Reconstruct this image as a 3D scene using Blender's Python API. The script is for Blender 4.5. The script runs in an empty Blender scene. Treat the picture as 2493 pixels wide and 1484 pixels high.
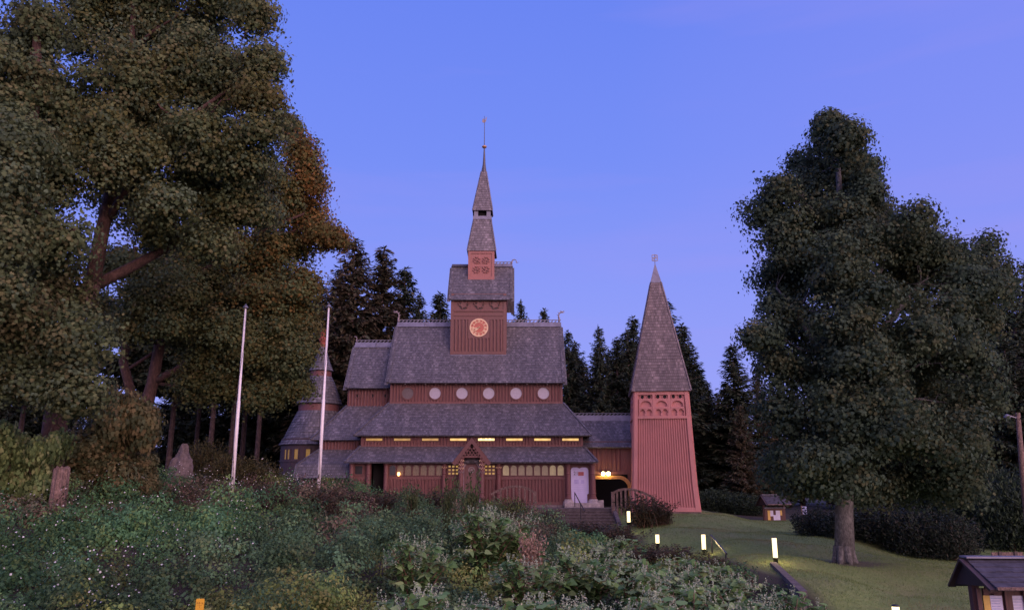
import bpy, math, random
import numpy as np
from mathutils import Vector, Matrix
random.seed(7)
RNG = np.random.default_rng(11)
C = bpy.context.scene.collection
R = math.radians
# ------------------------------------------------------------------ camera model (for placing by surveyed sight-lines)
F, PU, PV, PITCH, CY, CZ = 1870.0, 1246.5, 742.0, R(13.0), -49.0, 1.3
cp, sp = math.cos(PITCH), math.sin(PITCH)
def P(u, v, Y):
    D = Y - CY; up = (PV - v) / F; fw = cp - up * sp; zz = sp + up * cp
    return Vector(((u - PU) / F / fw * D, Y, CZ + zz / fw * D))
def PX(m, Y): return m / F * (Y - CY)            # pixels -> metres at depth Y
def Zv(v, Y): return P(PU, v, Y).z
def Xu(u, v, Y): return P(u, v, Y).x

# ------------------------------------------------------------------ tagging
def tag(o, label=None, cat=None, group=None, kind=None):
    if label: o['label'] = label
    if cat: o['category'] = cat
    if group: o['group'] = group
    if kind: o['kind'] = kind
    return o
def empty(name, loc=(0, 0, 0), rz=0.0, label=None, cat=None, group=None):
    o = bpy.data.objects.new(name, None); C.objects.link(o)
    o.location = loc; o.rotation_euler = (0, 0, rz); o.empty_display_size = .3
    return tag(o, label, cat, group)
def root_of(o):
    while o.parent is not None: o = o.parent
    return o
def copy_tree(o, parent=None):
    c = o.copy(); C.objects.link(c)
    if parent: c.parent = parent
    for ch in list(o.children): copy_tree(ch, c)
    return c

# ------------------------------------------------------------------ materials
def mat(name):
    m = bpy.data.materials.new(name); m.use_nodes = True
    nt = m.node_tree; b = nt.nodes['Principled BSDF']
    return m, nt, b
def N(nt, t, **kw):
    n = nt.nodes.new(t)
    for k, v in kw.items():
        if k in n.inputs.keys() if hasattr(n.inputs, 'keys') else False: n.inputs[k].default_value = v
        else: setattr(n, k, v)
    return n
def ramp(nt, fac, stops):
    r = nt.nodes.new('ShaderNodeValToRGB'); e = r.color_ramp.elements
    while len(e) < len(stops): e.new(.5)
    for i, (p, c) in enumerate(stops):
        e[i].position = p; e[i].color = (*c, 1)
    nt.links.new(fac, r.inputs[0]); return r
def mixc(nt, a, b, fac, mode='MIX'):
    m = nt.nodes.new('ShaderNodeMix'); m.data_type = 'RGBA'; m.blend_type = mode
    for sock, val in ((m.inputs[0], fac), (m.inputs[6], a), (m.inputs[7], b)):
        if isinstance(val, (int, float)): sock.default_value = val
        elif isinstance(val, tuple): sock.default_value = (*val, 1)
        else: nt.links.new(val, sock)
    return m.outputs[2]
def noise(nt, vec, scale, detail=4, rough=.55):
    n = nt.nodes.new('ShaderNodeTexNoise'); n.inputs['Scale'].default_value = scale
    n.inputs['Detail'].default_value = detail; n.inputs['Roughness'].default_value = rough
    if vec is not None: nt.links.new(vec, n.inputs['Vector'])
    return n.outputs['Fac']
def bump(nt, b, h, strength=.3, dist=.02):
    n = nt.nodes.new('ShaderNodeBump'); n.inputs['Strength'].default_value = strength; n.inputs['Distance'].default_value = dist
    nt.links.new(h, n.inputs['Height']); nt.links.new(n.outputs[0], b.inputs['Normal'])
def mapping(nt, out, scale):
    m = nt.nodes.new('ShaderNodeMapping'); m.inputs['Scale'].default_value = scale
    nt.links.new(out, m.inputs['Vector']); return m.outputs[0]

def simple(name, col, rough=.7, metal=0.0, var=.25, scale=8.0, bs=.15):
    m, nt, b = mat(name)
    tc = nt.nodes.new('ShaderNodeTexCoord')
    n = noise(nt, tc.outputs['Object'], scale, 5)
    lo = tuple(c * (1 - var) for c in col); hi = tuple(min(1, c * (1 + var)) for c in col)
    r = ramp(nt, n, [(.3, lo), (.7, hi)])
    nt.links.new(r.outputs[0], b.inputs['Base Color'])
    b.inputs['Roughness'].default_value = rough; b.inputs['Metallic'].default_value = metal
    if bs: bump(nt, b, n, bs, .02)
    return m
def wood(name, col, rough=.6, var=.4):
    """painted vertical boards: grain stretched along the board, weather-faded patches"""
    m, nt, b = mat(name)
    uv = nt.nodes.new('ShaderNodeTexCoord').outputs['UV']
    g = noise(nt, mapping(nt, uv, (18, 1.2, 1)), 2.0, 6, .6)
    w = noise(nt, uv, .55, 5, .6)
    lo = tuple(c * (1 - var) for c in col); hi = tuple(min(1, c * (1 + var)) for c in col)
    a = ramp(nt, g, [(.3, lo), (.72, hi)]).outputs[0]
    d = mixc(nt, a, tuple(c * .62 + .03 for c in col), .55)
    wm = ramp(nt, w, [(.45, (0, 0, 0)), (.7, (1, 1, 1))]).outputs[0]
    nt.links.new(mixc(nt, a, d, wm), b.inputs['Base Color'])
    b.inputs['Roughness'].default_value = rough
    bump(nt, b, g, .25, .01)
    return m
def shingle(name, col, rowh=.2, w=.12):
    m, nt, b = mat(name)
    uv = nt.nodes.new('ShaderNodeTexCoord').outputs['UV']
    br = nt.nodes.new('ShaderNodeTexBrick')
    br.inputs['Scale'].default_value = 1; br.inputs['Brick Width'].default_value = w; br.inputs['Row Height'].default_value = rowh
    br.inputs['Mortar Size'].default_value = .008; br.inputs['Mortar Smooth'].default_value = .3; br.inputs['Bias'].default_value = -.1
    br.inputs['Color1'].default_value = (*[c * .78 for c in col], 1); br.inputs['Color2'].default_value = (*[c * 1.24 for c in col], 1)
    br.inputs['Mortar'].default_value = (*[c * .25 for c in col], 1)
    nt.links.new(uv, br.inputs['Vector'])
    # scattered bleached shingles
    sn = nt.nodes.new('ShaderNodeVectorMath'); sn.operation = 'SNAP'; sn.inputs[1].default_value = (w, rowh, 1); nt.links.new(uv, sn.inputs[0])
    wn = nt.nodes.new('ShaderNodeTexWhiteNoise'); wn.noise_dimensions = '2D'; nt.links.new(sn.outputs[0], wn.inputs['Vector'])
    pal = ramp(nt, wn.outputs['Value'], [(0, (0, 0, 0)), (.6, (.06, .06, .06)), (.85, (.45, .45, .45)), (1, (1, 1, 1))]).outputs[0]
    c1 = mixc(nt, br.outputs['Color'], tuple(min(1, c * 2.6 + .02) for c in col), mulf(nt, pal, .42))
    # weather: streaks down the slope and broad patches of lichen / moss
    st = noise(nt, mapping(nt, uv, (.9, .16, 1)), 1.2, 5, .55)
    c2 = mixc(nt, c1, ramp(nt, st, [(.3, (.60, .61, .66)), (.55, (1, 1, 1)), (.75, (1.5, 1.44, 1.4))]).outputs[0], .7, 'MULTIPLY')
    nt.links.new(c2, b.inputs['Base Color'])
    b.inputs['Roughness'].default_value = .62
    bump(nt, b, br.outputs['Fac'], -.35, .012)
    return m
def nt_sep(nt, col):
    s = nt.nodes.new('ShaderNodeSeparateColor'); nt.links.new(col, s.inputs[0]); return s.outputs[0]
def mulf(nt, a, k):
    m = nt.nodes.new('ShaderNodeMath'); m.operation = 'MULTIPLY'; nt.links.new(a, m.inputs[0]); m.inputs[1].default_value = k; return m.outputs[0]
def emit(name, col, strength, base=(.5, .4, .25), ns=0.0, nscale=10.0):
    m, nt, b = mat(name)
    b.inputs['Base Color'].default_value = (*base, 1); b.inputs['Roughness'].default_value = .25
    b.inputs['Emission Strength'].default_value = strength
    if ns:
        uv = nt.nodes.new('ShaderNodeTexCoord').outputs['Object']
        n = noise(nt, uv, nscale, 3)
        r = ramp(nt, n, [(.3, tuple(c * (1 - ns) for c in col)), (.7, tuple(c * (1 + ns) for c in col))])
        nt.links.new(r.outputs[0], b.inputs['Emission Color'])
    else: b.inputs['Emission Color'].default_value = (*col, 1)
    return m
def leafmat(name, trans=.3, rough=.6):
    m, nt, b = mat(name)
    at = nt.nodes.new('ShaderNodeAttribute'); at.attribute_name = 'Col'
    nt.links.new(at.outputs['Color'], b.inputs['Base Color'])
    b.inputs['Roughness'].default_value = rough; b.inputs['Specular IOR Level'].default_value = .12
    t = nt.nodes.new('ShaderNodeBsdfTranslucent'); nt.links.new(at.outputs['Color'], t.inputs[0])
    mx = nt.nodes.new('ShaderNodeMixShader'); mx.inputs[0].default_value = trans
    nt.links.new(b.outputs[0], mx.inputs[1]); nt.links.new(t.outputs[0], mx.inputs[2])
    nt.links.new(mx.outputs[0], nt.nodes['Material Output'].inputs[0])
    return m
def barkmat(name, col, sc=1.0):
    m, nt, b = mat(name)
    o = nt.nodes.new('ShaderNodeTexCoord').outputs['Object']
    n = noise(nt, mapping(nt, o, (6 * sc, 6 * sc, 2.2 * sc)), 2.2, 7, .7)
    l = noise(nt, o, 3.5 * sc, 4)
    a = ramp(nt, n, [(.35, tuple(c * .35 for c in col)), (.6, col), (.75, tuple(c * 1.5 for c in col))]).outputs[0]
    lm = ramp(nt, l, [(.55, (0, 0, 0)), (.68, (1, 1, 1))]).outputs[0]
    nt.links.new(mixc(nt, a, tuple(c * 1.7 + .01 for c in col), mulf(nt, lm, .5)), b.inputs['Base Color'])
    b.inputs['Roughness'].default_value = .9; bump(nt, b, n, .9, .05)
    return m
def stonemat(name, col, brick=None):
    m, nt, b = mat(name)
    tc = nt.nodes.new('ShaderNodeTexCoord')
    n = noise(nt, tc.outputs['Object'], 5, 7, .65); n2 = noise(nt, tc.outputs['Object'], 22, 5, .7)
    a = ramp(nt, n, [(.3, tuple(c * .5 for c in col)), (.55, col), (.75, tuple(min(1, c * 1.5) for c in col))]).outputs[0]
    a = mixc(nt, a, ramp(nt, n2, [(.3, (.5, .5, .5)), (.7, (1.2, 1.2, 1.2))]).outputs[0], .6, 'MULTIPLY')
    h = n2
    if brick:
        br = nt.nodes.new('ShaderNodeTexBrick'); br.inputs['Scale'].default_value = 1
        br.inputs['Brick Width'].default_value = brick[0]; br.inputs['Row Height'].default_value = brick[1]; br.inputs['Mortar Size'].default_value = .012
        br.inputs['Color1'].default_value = (1, 1, 1, 1); br.inputs['Color2'].default_value = (.6, .6, .6, 1); br.inputs['Mortar'].default_value = (.3, .3, .3, 1)
        nt.links.new(tc.outputs['UV'], br.inputs['Vector'])
        a = mixc(nt, a, br.outputs['Color'], .8, 'MULTIPLY'); h = br.outputs['Fac']
    nt.links.new(a, b.inputs['Base Color']); b.inputs['Roughness'].default_value = .9
    bump(nt, b, h, -.5 if brick else .7, .03)
    return m

# ------------------------------------------------------------------ mesh builder
class MB:
    def __init__(s): s.v = []; s.f = []; s.uv = {}
    def quad(s, *p, uv=None):
        i = len(s.v); s.v.extend([tuple(q) for q in p]); s.f.append(tuple(range(i, i + len(p))))
        if uv is not None: s.uv[len(s.f) - 1] = uv
    def mesh(s, vs, fs):
        i = len(s.v); s.v.extend([tuple(q) for q in vs]); s.f.extend([tuple(i + k for k in f) for f in fs])
    def box(s, x0, x1, y0, y1, z0, z1):
        v = [(x, y, z) for z in (z0, z1) for y in (y0, y1) for x in (x0, x1)]
        s.mesh(v, [(0, 2, 3, 1), (4, 5, 7, 6), (0, 1, 5, 4), (2, 6, 7, 3), (0, 4, 6, 2), (1, 3, 7, 5)])
    def bar(s, a, b, w, h, up=(0, 0, 1)):
        a = Vector(a); b = Vector(b); d = (b - a).normalized(); u = Vector(up)
        if abs(d.dot(u)) > .98: u = Vector((0, 1, 0))
        r = d.cross(u).normalized(); u = r.cross(d).normalized()
        v = []
        for q in (a, b):
            for i, j in ((-1, -1), (1, -1), (1, 1), (-1, 1)): v.append(q + r * (w / 2 * i) + u * (h / 2 * j))
        s.mesh(v, [(0, 1, 2, 3), (7, 6, 5, 4), (0, 4, 5, 1), (1, 5, 6, 2), (2, 6, 7, 3), (3, 7, 4, 0)])
    def tube(s, pts, radii, n=8, cap=True, sq=1.0):
        pts = [Vector(p) for p in pts]; vs = []; prev = None
        for i, p in enumerate(pts):
            d = (pts[min(i + 1, len(pts) - 1)] - pts[max(i - 1, 0)]).normalized()
            if prev is None:
                ref = Vector((0, 0, 1)) if abs(d.z) < .9 else Vector((1, 0, 0))
                x = d.cross(ref).normalized()
            else: x = (prev - d * prev.dot(d)).normalized()
            prev = x; y = d.cross(x)
            r = radii[i] if hasattr(radii, '__len__') else radii
            for k in range(n):
                t = 2 * math.pi * k / n; vs.append(p + x * (r * math.cos(t)) + y * (r * sq * math.sin(t)))
        fs = []
        for i in range(len(pts) - 1):
            for k in range(n):
                a, b = i * n + k, i * n + (k + 1) % n; fs.append((a, b, b + n, a + n))
        if cap:
            fs.append(tuple(reversed(range(n)))); fs.append(tuple(range((len(pts) - 1) * n, len(pts) * n)))
        s.mesh(vs, fs)
    def lathe(s, c, prof, n=24, cap=True):
        vs = []; fs = []
        for r, z in prof:
            for k in range(n):
                t = 2 * math.pi * k / n; vs.append((c[0] + r * math.cos(t), c[1] + r * math.sin(t), c[2] + z))
        m = len(prof)
        for i in range(m - 1):
            for k in range(n):
                a, b = i * n + k, i * n + (k + 1) % n; fs.append((a, b, b + n, a + n))
        if cap: fs.append(tuple(reversed(range(n)))); fs.append(tuple(range((m - 1) * n, m * n)))
        s.mesh(vs, fs)
    def prism(s, mp, poly, d0, d1):
        """poly in face coords (a,h), from depth offset d0 to d1 (d1 = outer)"""
        n = len(poly)
        v = [mp(a, h, d0) for a, h in poly] + [mp(a, h, d1) for a, h in poly]
        s.mesh(v, [tuple(range(n, 2 * n)), tuple(reversed(range(n)))] + [(i, (i + 1) % n, n + (i + 1) % n, n + i) for i in range(n)])
    def ring(s, mp, outer, inner, d0, d1, closed=True):
        n = len(outer)
        v = [mp(a, h, d) for d in (d0, d1) for ln in (outer, inner) for a, h in ln]
        fs = []
        for i in range(n if closed else n - 1):
            j = (i + 1) % n
            fs += [(2 * n + i, 2 * n + j, 3 * n + j, 3 * n + i), (i, j, 2 * n + j, 2 * n + i), (n + j, n + i, 3 * n + i, 3 * n + j)]
        if not closed:
            for i in (0, n - 1): fs.append((i, n + i, 3 * n + i, 2 * n + i))
        s.mesh(v, fs)
    def build(s, name, m, parent=None, smooth=False):
        me = bpy.data.meshes.new(name); me.from_pydata(s.v, [], s.f)
        uvl = me.uv_layers.new(name='UVMap'); uvd = np.zeros((len(me.loops), 2), np.float32)
        for pi, p in enumerate(me.polygons):
            if pi in s.uv:
                for k, li in enumerate(p.loop_indices): uvd[li] = s.uv[pi][k]
            else:
                n = p.normal
                t = Vector((-n.y, n.x, 0)) if abs(n.z) < .95 else Vector((1, 0, 0))
                t.normalize(); b = n.cross(t)
                for li in p.loop_indices:
                    c = me.vertices[me.loops[li].vertex_index].co; uvd[li] = (c.dot(t), c.dot(b))
        uvl.data.foreach_set('uv', uvd.ravel())
        if smooth: me.polygons.foreach_set('use_smooth', [True] * len(me.polygons))
        me.materials.append(m); me.update()
        o = bpy.data.objects.new(name, me); C.objects.link(o)
        if parent is not None:
            o.parent = parent
            r = root_of(parent); me.transform(Matrix.LocRotScale(r.location, r.rotation_euler, None).inverted())
        return o

def arch(x0, x1, z0, z1, n=10):
    r = (x1 - x0) / 2; cx = (x0 + x1) / 2; zs = z1 - r
    return [(x0, z0), (x1, z0)] + [(cx + r * math.cos(math.pi * k / n), zs + r * math.sin(math.pi * k / n)) for k in range(n + 1)]
def circ(cx, cz, r, n=24): return [(cx + r * math.cos(2 * math.pi * k / n), cz + r * math.sin(2 * math.pi * k / n)) for k in range(n)]
def front(Y): return lambda a, h, d: (a, Y - d, h)

def roof(mb, e0, e1, t0, t1, course=.17, seg=.42, thick=.07, lift=.02):
    """shingled slope from eave e0-e1 up to t0-t1: overlapping courses, and a board deck under them"""
    e0, e1, t0, t1 = map(Vector, (e0, e1, t0, t1))
    n = (e1 - e0).cross(t0 - e0)
    if n.length < 1e-6: n = (e1 - e0).cross(t1 - e0)
    n.normalize()
    L = (((t0 + t1) - (e0 + e1)) / 2).length; rows = max(2, round(L / course)); cr = L / rows
    E = (e1 - e0).normalized(); orig = e0
    for i in range(rows):
        a0, a1 = e0.lerp(t0, i / rows), e1.lerp(t1, i / rows)
        b0, b1 = e0.lerp(t0, min(1, (i + 1.12) / rows)), e1.lerp(t1, min(1, (i + 1.12) / rows))
        ns = max(1, round((a1 - a0).length / seg))
        for k in range(ns):
            s0, s1 = k / ns, (k + 1) / ns
            l = lift * (1 + random.uniform(-.28, .28)); dr = (b0 - a0).normalized() * random.uniform(-.018, .01)
            q0, q1 = a0.lerp(a1, s0) + n * l + dr, a0.lerp(a1, s1) + n * l + dr
            r0, r1 = b0.lerp(b1, s0) + n * .003, b0.lerp(b1, s1) + n * .003
            uu = [(p - orig).dot(E) for p in (q0, q1, r1, r0)]
            mb.quad(q0, q1, r1, r0, uv=[(uu[0], i * .2), (uu[1], i * .2), (uu[2], i * .2 + .2), (uu[3], i * .2 + .2)])
            d0, d1 = q0 - n * (l + .01), q1 - n * (l + .01)
            mb.quad(d0, d1, q1, q0, uv=[(uu[0], i * .2), (uu[1], i * .2), (uu[1], i * .2 + .02), (uu[0], i * .2 + .02)])
    lo = [p - n * .012 for p in (e0, e1, t1, t0)]; dn = [p - n * (thick + .012) for p in (e0, e1, t1, t0)]
    mb.mesh(lo + dn, [(0, 1, 2, 3), (7, 6, 5, 4), (4, 5, 1, 0), (5, 6, 2, 1), (6, 7, 3, 2), (7, 4, 0, 3)])
def hipcap(mb, a, b, w=.16, n=None):
    """row of cap shingles along a hip from a (low) to b (high)"""
    a, b = Vector(a), Vector(b); L = (b - a).length; k = max(2, int(L / .22))
    for i in range(k):
        p, q = a.lerp(b, i / k), a.lerp(b, (i + 1.15) / k if i < k - 1 else 1)
        mb.bar(p + Vector((0, 0, .05)), q + Vector((0, 0, .025)), w * random.uniform(.9, 1.1), .035)
def battens(mb, x0, x1, z0, z1, Y, pitch=.21, w=.115, d=.085, holes=()):
    """half-round vertical battens on a wall face at Y, interrupted by holes (x0,x1,z0,z1)"""
    n = max(1, round((x1 - x0) / pitch)); p = (x1 - x0) / n
    for i in range(n):
        x = x0 + (i + .5) * p; segs = [(z0, z1)]
        for h in holes:
            if h[0] - w / 2 < x < h[1] + w / 2:
                ns = []
                for a, b in segs:
                    if h[3] <= a or h[2] >= b: ns.append((a, b)); continue
                    if h[2] > a: ns.append((a, h[2]))
                    if h[3] < b: ns.append((h[3], b))
                segs = ns
        for a, b in segs:
            if b - a < .05: continue
            prof = [(-w / 2, 0), (-w * .36, -d * .72), (0, -d), (w * .36, -d * .72), (w / 2, 0)]
            v = [(x + px, Y + py, z) for z in (a, b) for px, py in prof]
            mb.mesh(v, [(k, k + 1, k + 6, k + 5) for k in range(4)] + [(4, 3, 2, 1, 0), (5, 6, 7, 8, 9)])

# ------------------------------------------------------------------ leaves
SHAPES = {
    'lobed': np.array([(0, 0), (.30, .08), (.55, .34), (.26, .46), (.36, .80), (.10, .66), (0, 1.0), (-.10, .66), (-.36, .80), (-.26, .46), (-.55, .34), (-.30, .08)]),
    'oval': np.array([(0, 0), (.26, .3), (.22, .68), (0, 1), (-.22, .68), (-.26, .3)]),
    'heart': np.array([(0, .06), (.22, -.04), (.42, .16), (.38, .46), (.18, .78), (0, 1.05), (-.18, .78), (-.38, .46), (-.42, .16), (-.22, -.04)]),
    'rhomb': np.array([(0, 0), (.3, .45), (0, 1), (-.3, .45)]),
    'blade': np.array([(-.09, 0), (.09, 0), (.015, 1)]),
    'spray': np.array([(0, 0), (.16, .25), (.13, .65), (0, 1), (-.13, .65), (-.16, .25)]),
    'dot': np.array([(0, -.5), (.5, 0), (0, .5), (-.5, 0)]),
}
def unit(a): return a / np.maximum(1e-9, np.linalg.norm(a, axis=1, keepdims=True))
def leaf_geo(pos, nrm, axis, size, shape, fold=.18):
    sh = SHAPES[shape]; k = len(sh); n = len(pos)
    nrm = unit(nrm); ax = axis - nrm * np.sum(axis * nrm, axis=1, keepdims=True); ax = unit(ax); side = np.cross(ax, nrm)
    s = size.reshape(-1, 1, 1)
    v = pos[:, None, :] + s * (side[:, None, :] * sh[None, :, :1] + ax[:, None, :] * sh[None, :, 1:] + nrm[:, None, :] * (fold * np.abs(sh[None, :, :1]) - .12 * sh[None, :, 1:] ** 2))
    return v.reshape(-1, 3), k, n
def leaf_mesh(name, geos, m, parent=None):
    """geos: list of (verts, k, n, colors(n,3))"""
    nv = sum(len(g[0]) for g in geos); npoly = sum(g[2] for g in geos)
    me = bpy.data.meshes.new(name); me.vertices.add(nv); me.loops.add(nv); me.polygons.add(npoly)
    V = np.concatenate([g[0] for g in geos]).astype(np.float32)
    if parent is not None: V = V - np.array(root_of(parent).location, np.float32)
    me.vertices.foreach_set('co', V.ravel()); me.loops.foreach_set('vertex_index', np.arange(nv, dtype=np.int32))
    tot = np.concatenate([np.full(g[2], g[1], np.int32) for g in geos]); st = np.concatenate([[0], np.cumsum(tot)[:-1]]).astype(np.int32)
    me.polygons.foreach_set('loop_start', st); me.polygons.foreach_set('loop_total', tot)
    me.update(calc_edges=True)
    col = np.concatenate([np.repeat(g[3], g[1], axis=0) for g in geos]); col = np.concatenate([col, np.ones((nv, 1))], axis=1).astype(np.float32)
    at = me.color_attributes.new('Col', 'FLOAT_COLOR', 'POINT'); at.data.foreach_set('color', col.ravel())
    me.materials.append(m)
    o = bpy.data.objects.new(name, me); C.objects.link(o)
    if parent is not None: o.parent = parent
    return o
def pick(cols, n, rng, jit=.25, p=None):
    cols = np.array(cols); c = cols[rng.choice(len(cols), n, p=p)]
    return np.clip(c * (1 + rng.uniform(-jit, jit, (n, 1))), .002, 1)
def rdir(n, rng): return unit(rng.normal(size=(n, 3)))
def clumps_of(blobs, dens, rng, bias=.42):
    """clump centres in ellipsoidal masses; blobs = [(centre, (rx,ry,rz), tag)]"""
    out = []; tags = []; outw = []
    for c, r, t in blobs:
        n = max(3, int(dens * (r[0] * r[2] + r[0] * r[1] + r[1] * r[2]) / 3 * 4))
        d = rdir(n, rng); rad = rng.uniform(0, 1, (n, 1)) ** bias
        out.append(np.array(c) + d * rad * np.array(r)); outw.append(d); tags += [t] * n
    return np.concatenate(out), np.concatenate(outw), np.array(tags)
def crown_geo(cl, outw, cols, k, sig, size, shape, rng, droop=.7, up=.5, fold=.18):
    n = len(cl) * k
    c = np.repeat(cl, k, axis=0); o = np.repeat(outw, k, axis=0)
    off = np.clip(rng.normal(size=(n, 3)), -1.7, 1.7) * np.array([sig, sig, sig * .5])
    off[:, 2] -= .25 * (off[:, 0] ** 2 + off[:, 1] ** 2) / sig
    pos = c + off
    nr = o * .6 + np.array([0, 0, up]) + off * .5 / sig + rng.normal(size=(n, 3)) * .36
    ax = off * .8 / sig + np.array([0, 0, -droop]) + rng.normal(size=(n, 3)) * .5
    sz = size * rng.uniform(.65, 1.25, n)
    v, kk, nn = leaf_geo(pos, nr, ax, sz, shape, fold)
    cc = np.repeat(cols, k, axis=0) * (1 + rng.uniform(-.14, .14, (n, 1)))
    return v, kk, nn, np.clip(cc, .002, 1)
# ================================================================== materials of the place
M = dict(
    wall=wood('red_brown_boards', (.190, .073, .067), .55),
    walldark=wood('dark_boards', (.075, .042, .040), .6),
    trim=wood('red_brown_trim', (.160, .061, .056), .55, .2),
    clockwall=wood('clock_tower_boards', (.185, .080, .070), .6, .28),
    lantern=wood('lantern_boards', (.345, .135, .115), .55, .18),
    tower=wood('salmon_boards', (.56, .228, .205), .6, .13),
    shingle=shingle('weathered_shingles', (.124, .112, .122)),
    tshingle=shingle('bell_tower_shingles', (.165, .126, .126)),
    spire=shingle('spire_shingles', (.165, .142, .155)),
    lead=simple('lead_sheet', (.19, .185, .24), .5, .3, .22, 3.0, .1),
    leaddark=simple('dark_lead', (.10, .09, .10), .5, .3),
    carve=simple('pale_carved_wood', (.30, .24, .24), .7, 0, .2, 9),
    gold=simple('gilded_copper', (.62, .33, .16), .35, .7, .1),
    cream=simple('cream_paint', (.80, .56, .34), .6, 0, .08, 6, 0),
    clockred=simple('clock_red', (.52, .15, .10), .6, 0, .1, 5, 0),
    white=simple('white_paint', (.78, .76, .78), .5, 0, .06, 4, .03),
    pole=simple('flagpole_paint', (.86, .80, .82), .35, 0, .08, 5, .03),
    door=simple('white_door_sheet', (.62, .56, .80), .55, 0, .10, 2.2, .1),
    ink=simple('dark_print', (.10, .07, .09), .8, 0, .1, 5, 0),
    redink=simple('red_print', (.42, .12, .12), .8, 0, .1, 5, 0),
    paper=simple('pale_paper', (.74, .70, .86), .8, 0, .10, 14, 0),
    paperyellow=simple('yellow_paper', (.78, .52, .14), .8, 0, .10, 14, 0),
    paperblue=simple('grey_blue_print', (.33, .36, .60), .8, 0, .3, 30, 0),
    brick=stonemat('red_chimney_brick', (.42, .11, .07), (.22, .08)),
    plinth=stonemat('sandstone_plinth', (.30, .24, .23), (.7, .28)),
    pale=stonemat('pale_stone', (.52, .44, .42)),
    step=stonemat('stone_steps', (.15, .12, .115)),
    rock=stonemat('granite_monument', (.20, .155, .155)),
    greywood=barkmat('grey_weathered_wood', (.24, .155, .13), 2.2),
    darkwood=wood('dark_stained_wood', (.052, .029, .027), .6),
    kiosk=wood('kiosk_boards', (.115, .046, .04), .6),
    felt=simple('roofing_felt', (.052, .048, .062), .85, 0, .45, 7, .5),
    steel=simple('dark_steel', (.06, .06, .07), .35, .7, .15, 8, .05),
    black=simple('recess_shade', (.012, .010, .010), .9, 0, .2, 4, 0),  # near-black colour standing in for shade inside openings
    dglass=simple('dark_glass', (.03, .028, .03), .15, 0, .2, 3, 0),
    round_=simple('round_glass_sky_reflection', (.46, .42, .50), .3, 0, .07, 9, .05),  # sky reflection painted as an even pale lilac base colour
    roundd=simple('brown_round_glass', (.15, .115, .12), .3, 0, .12, 9, .05),
    glassd=emit('dim_warm_glass', (.55, .34, .16), .07, (.17, .115, .085), .4, 6.0),  # glass with a weak warm emission of its own
    litdim=emit('lit_strip_dim', (.70, .40, .10), .55, (.3, .2, .1), .35, 3.0),
    lit=emit('lit_strip', (1.0, .60, .18), .95, (.3, .2, .1), .3, 3.0),
    litbright=emit('lit_strip_bright', (1.0, .74, .30), 1.5, (.3, .2, .1), .35, 2.5),
    glass=emit('dim_lit_glass', (.60, .42, .22), .11, (.25, .19, .14), .3, 6.0),
    glassl=emit('lit_leaded_glass', (.80, .58, .28), .2, (.28, .23, .16), .3, 7.0),
    apsew=emit('lit_apse_glass', (.85, .46, .06), .13, (.3, .2, .05), .3, 3.0),
    lampglow=emit('lamp_globe', (1.0, .70, .28), 36.0),
    lampflare=emit('window_lamp_and_flare', (1.0, .48, .14), 7.0),  # strip-window lamps, and the painted reflection on one gallery window
    bollard=emit('bollard_diffuser', (1.0, .80, .40), 2.3),
    yellow=simple('yellow_plastic', (.74, .40, .03), .45, 0, .08, 5, .03),
    ylet=simple('marker_print', (.36, .17, .02), .6, 0, .1, 5, 0),
    bark=barkmat('maple_bark', (.105, .055, .045)),
    oakbark=barkmat('grey_bark', (.15, .142, .136), 1.3),
    sprucebark=barkmat('spruce_bark', (.095, .06, .055)),
    stem=simple('shrub_stem', (.12, .07, .045), .8, 0, .3, 10, 0),
    leaf=leafmat('broad_leaves', .32), needle=leafmat('needles', .12), petal=leafmat('small_petals', .3, .6),
    tarp=simple('pale_blue_board', (.42, .44, .72), .6, 0, .2, 8, 0),
)

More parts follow.
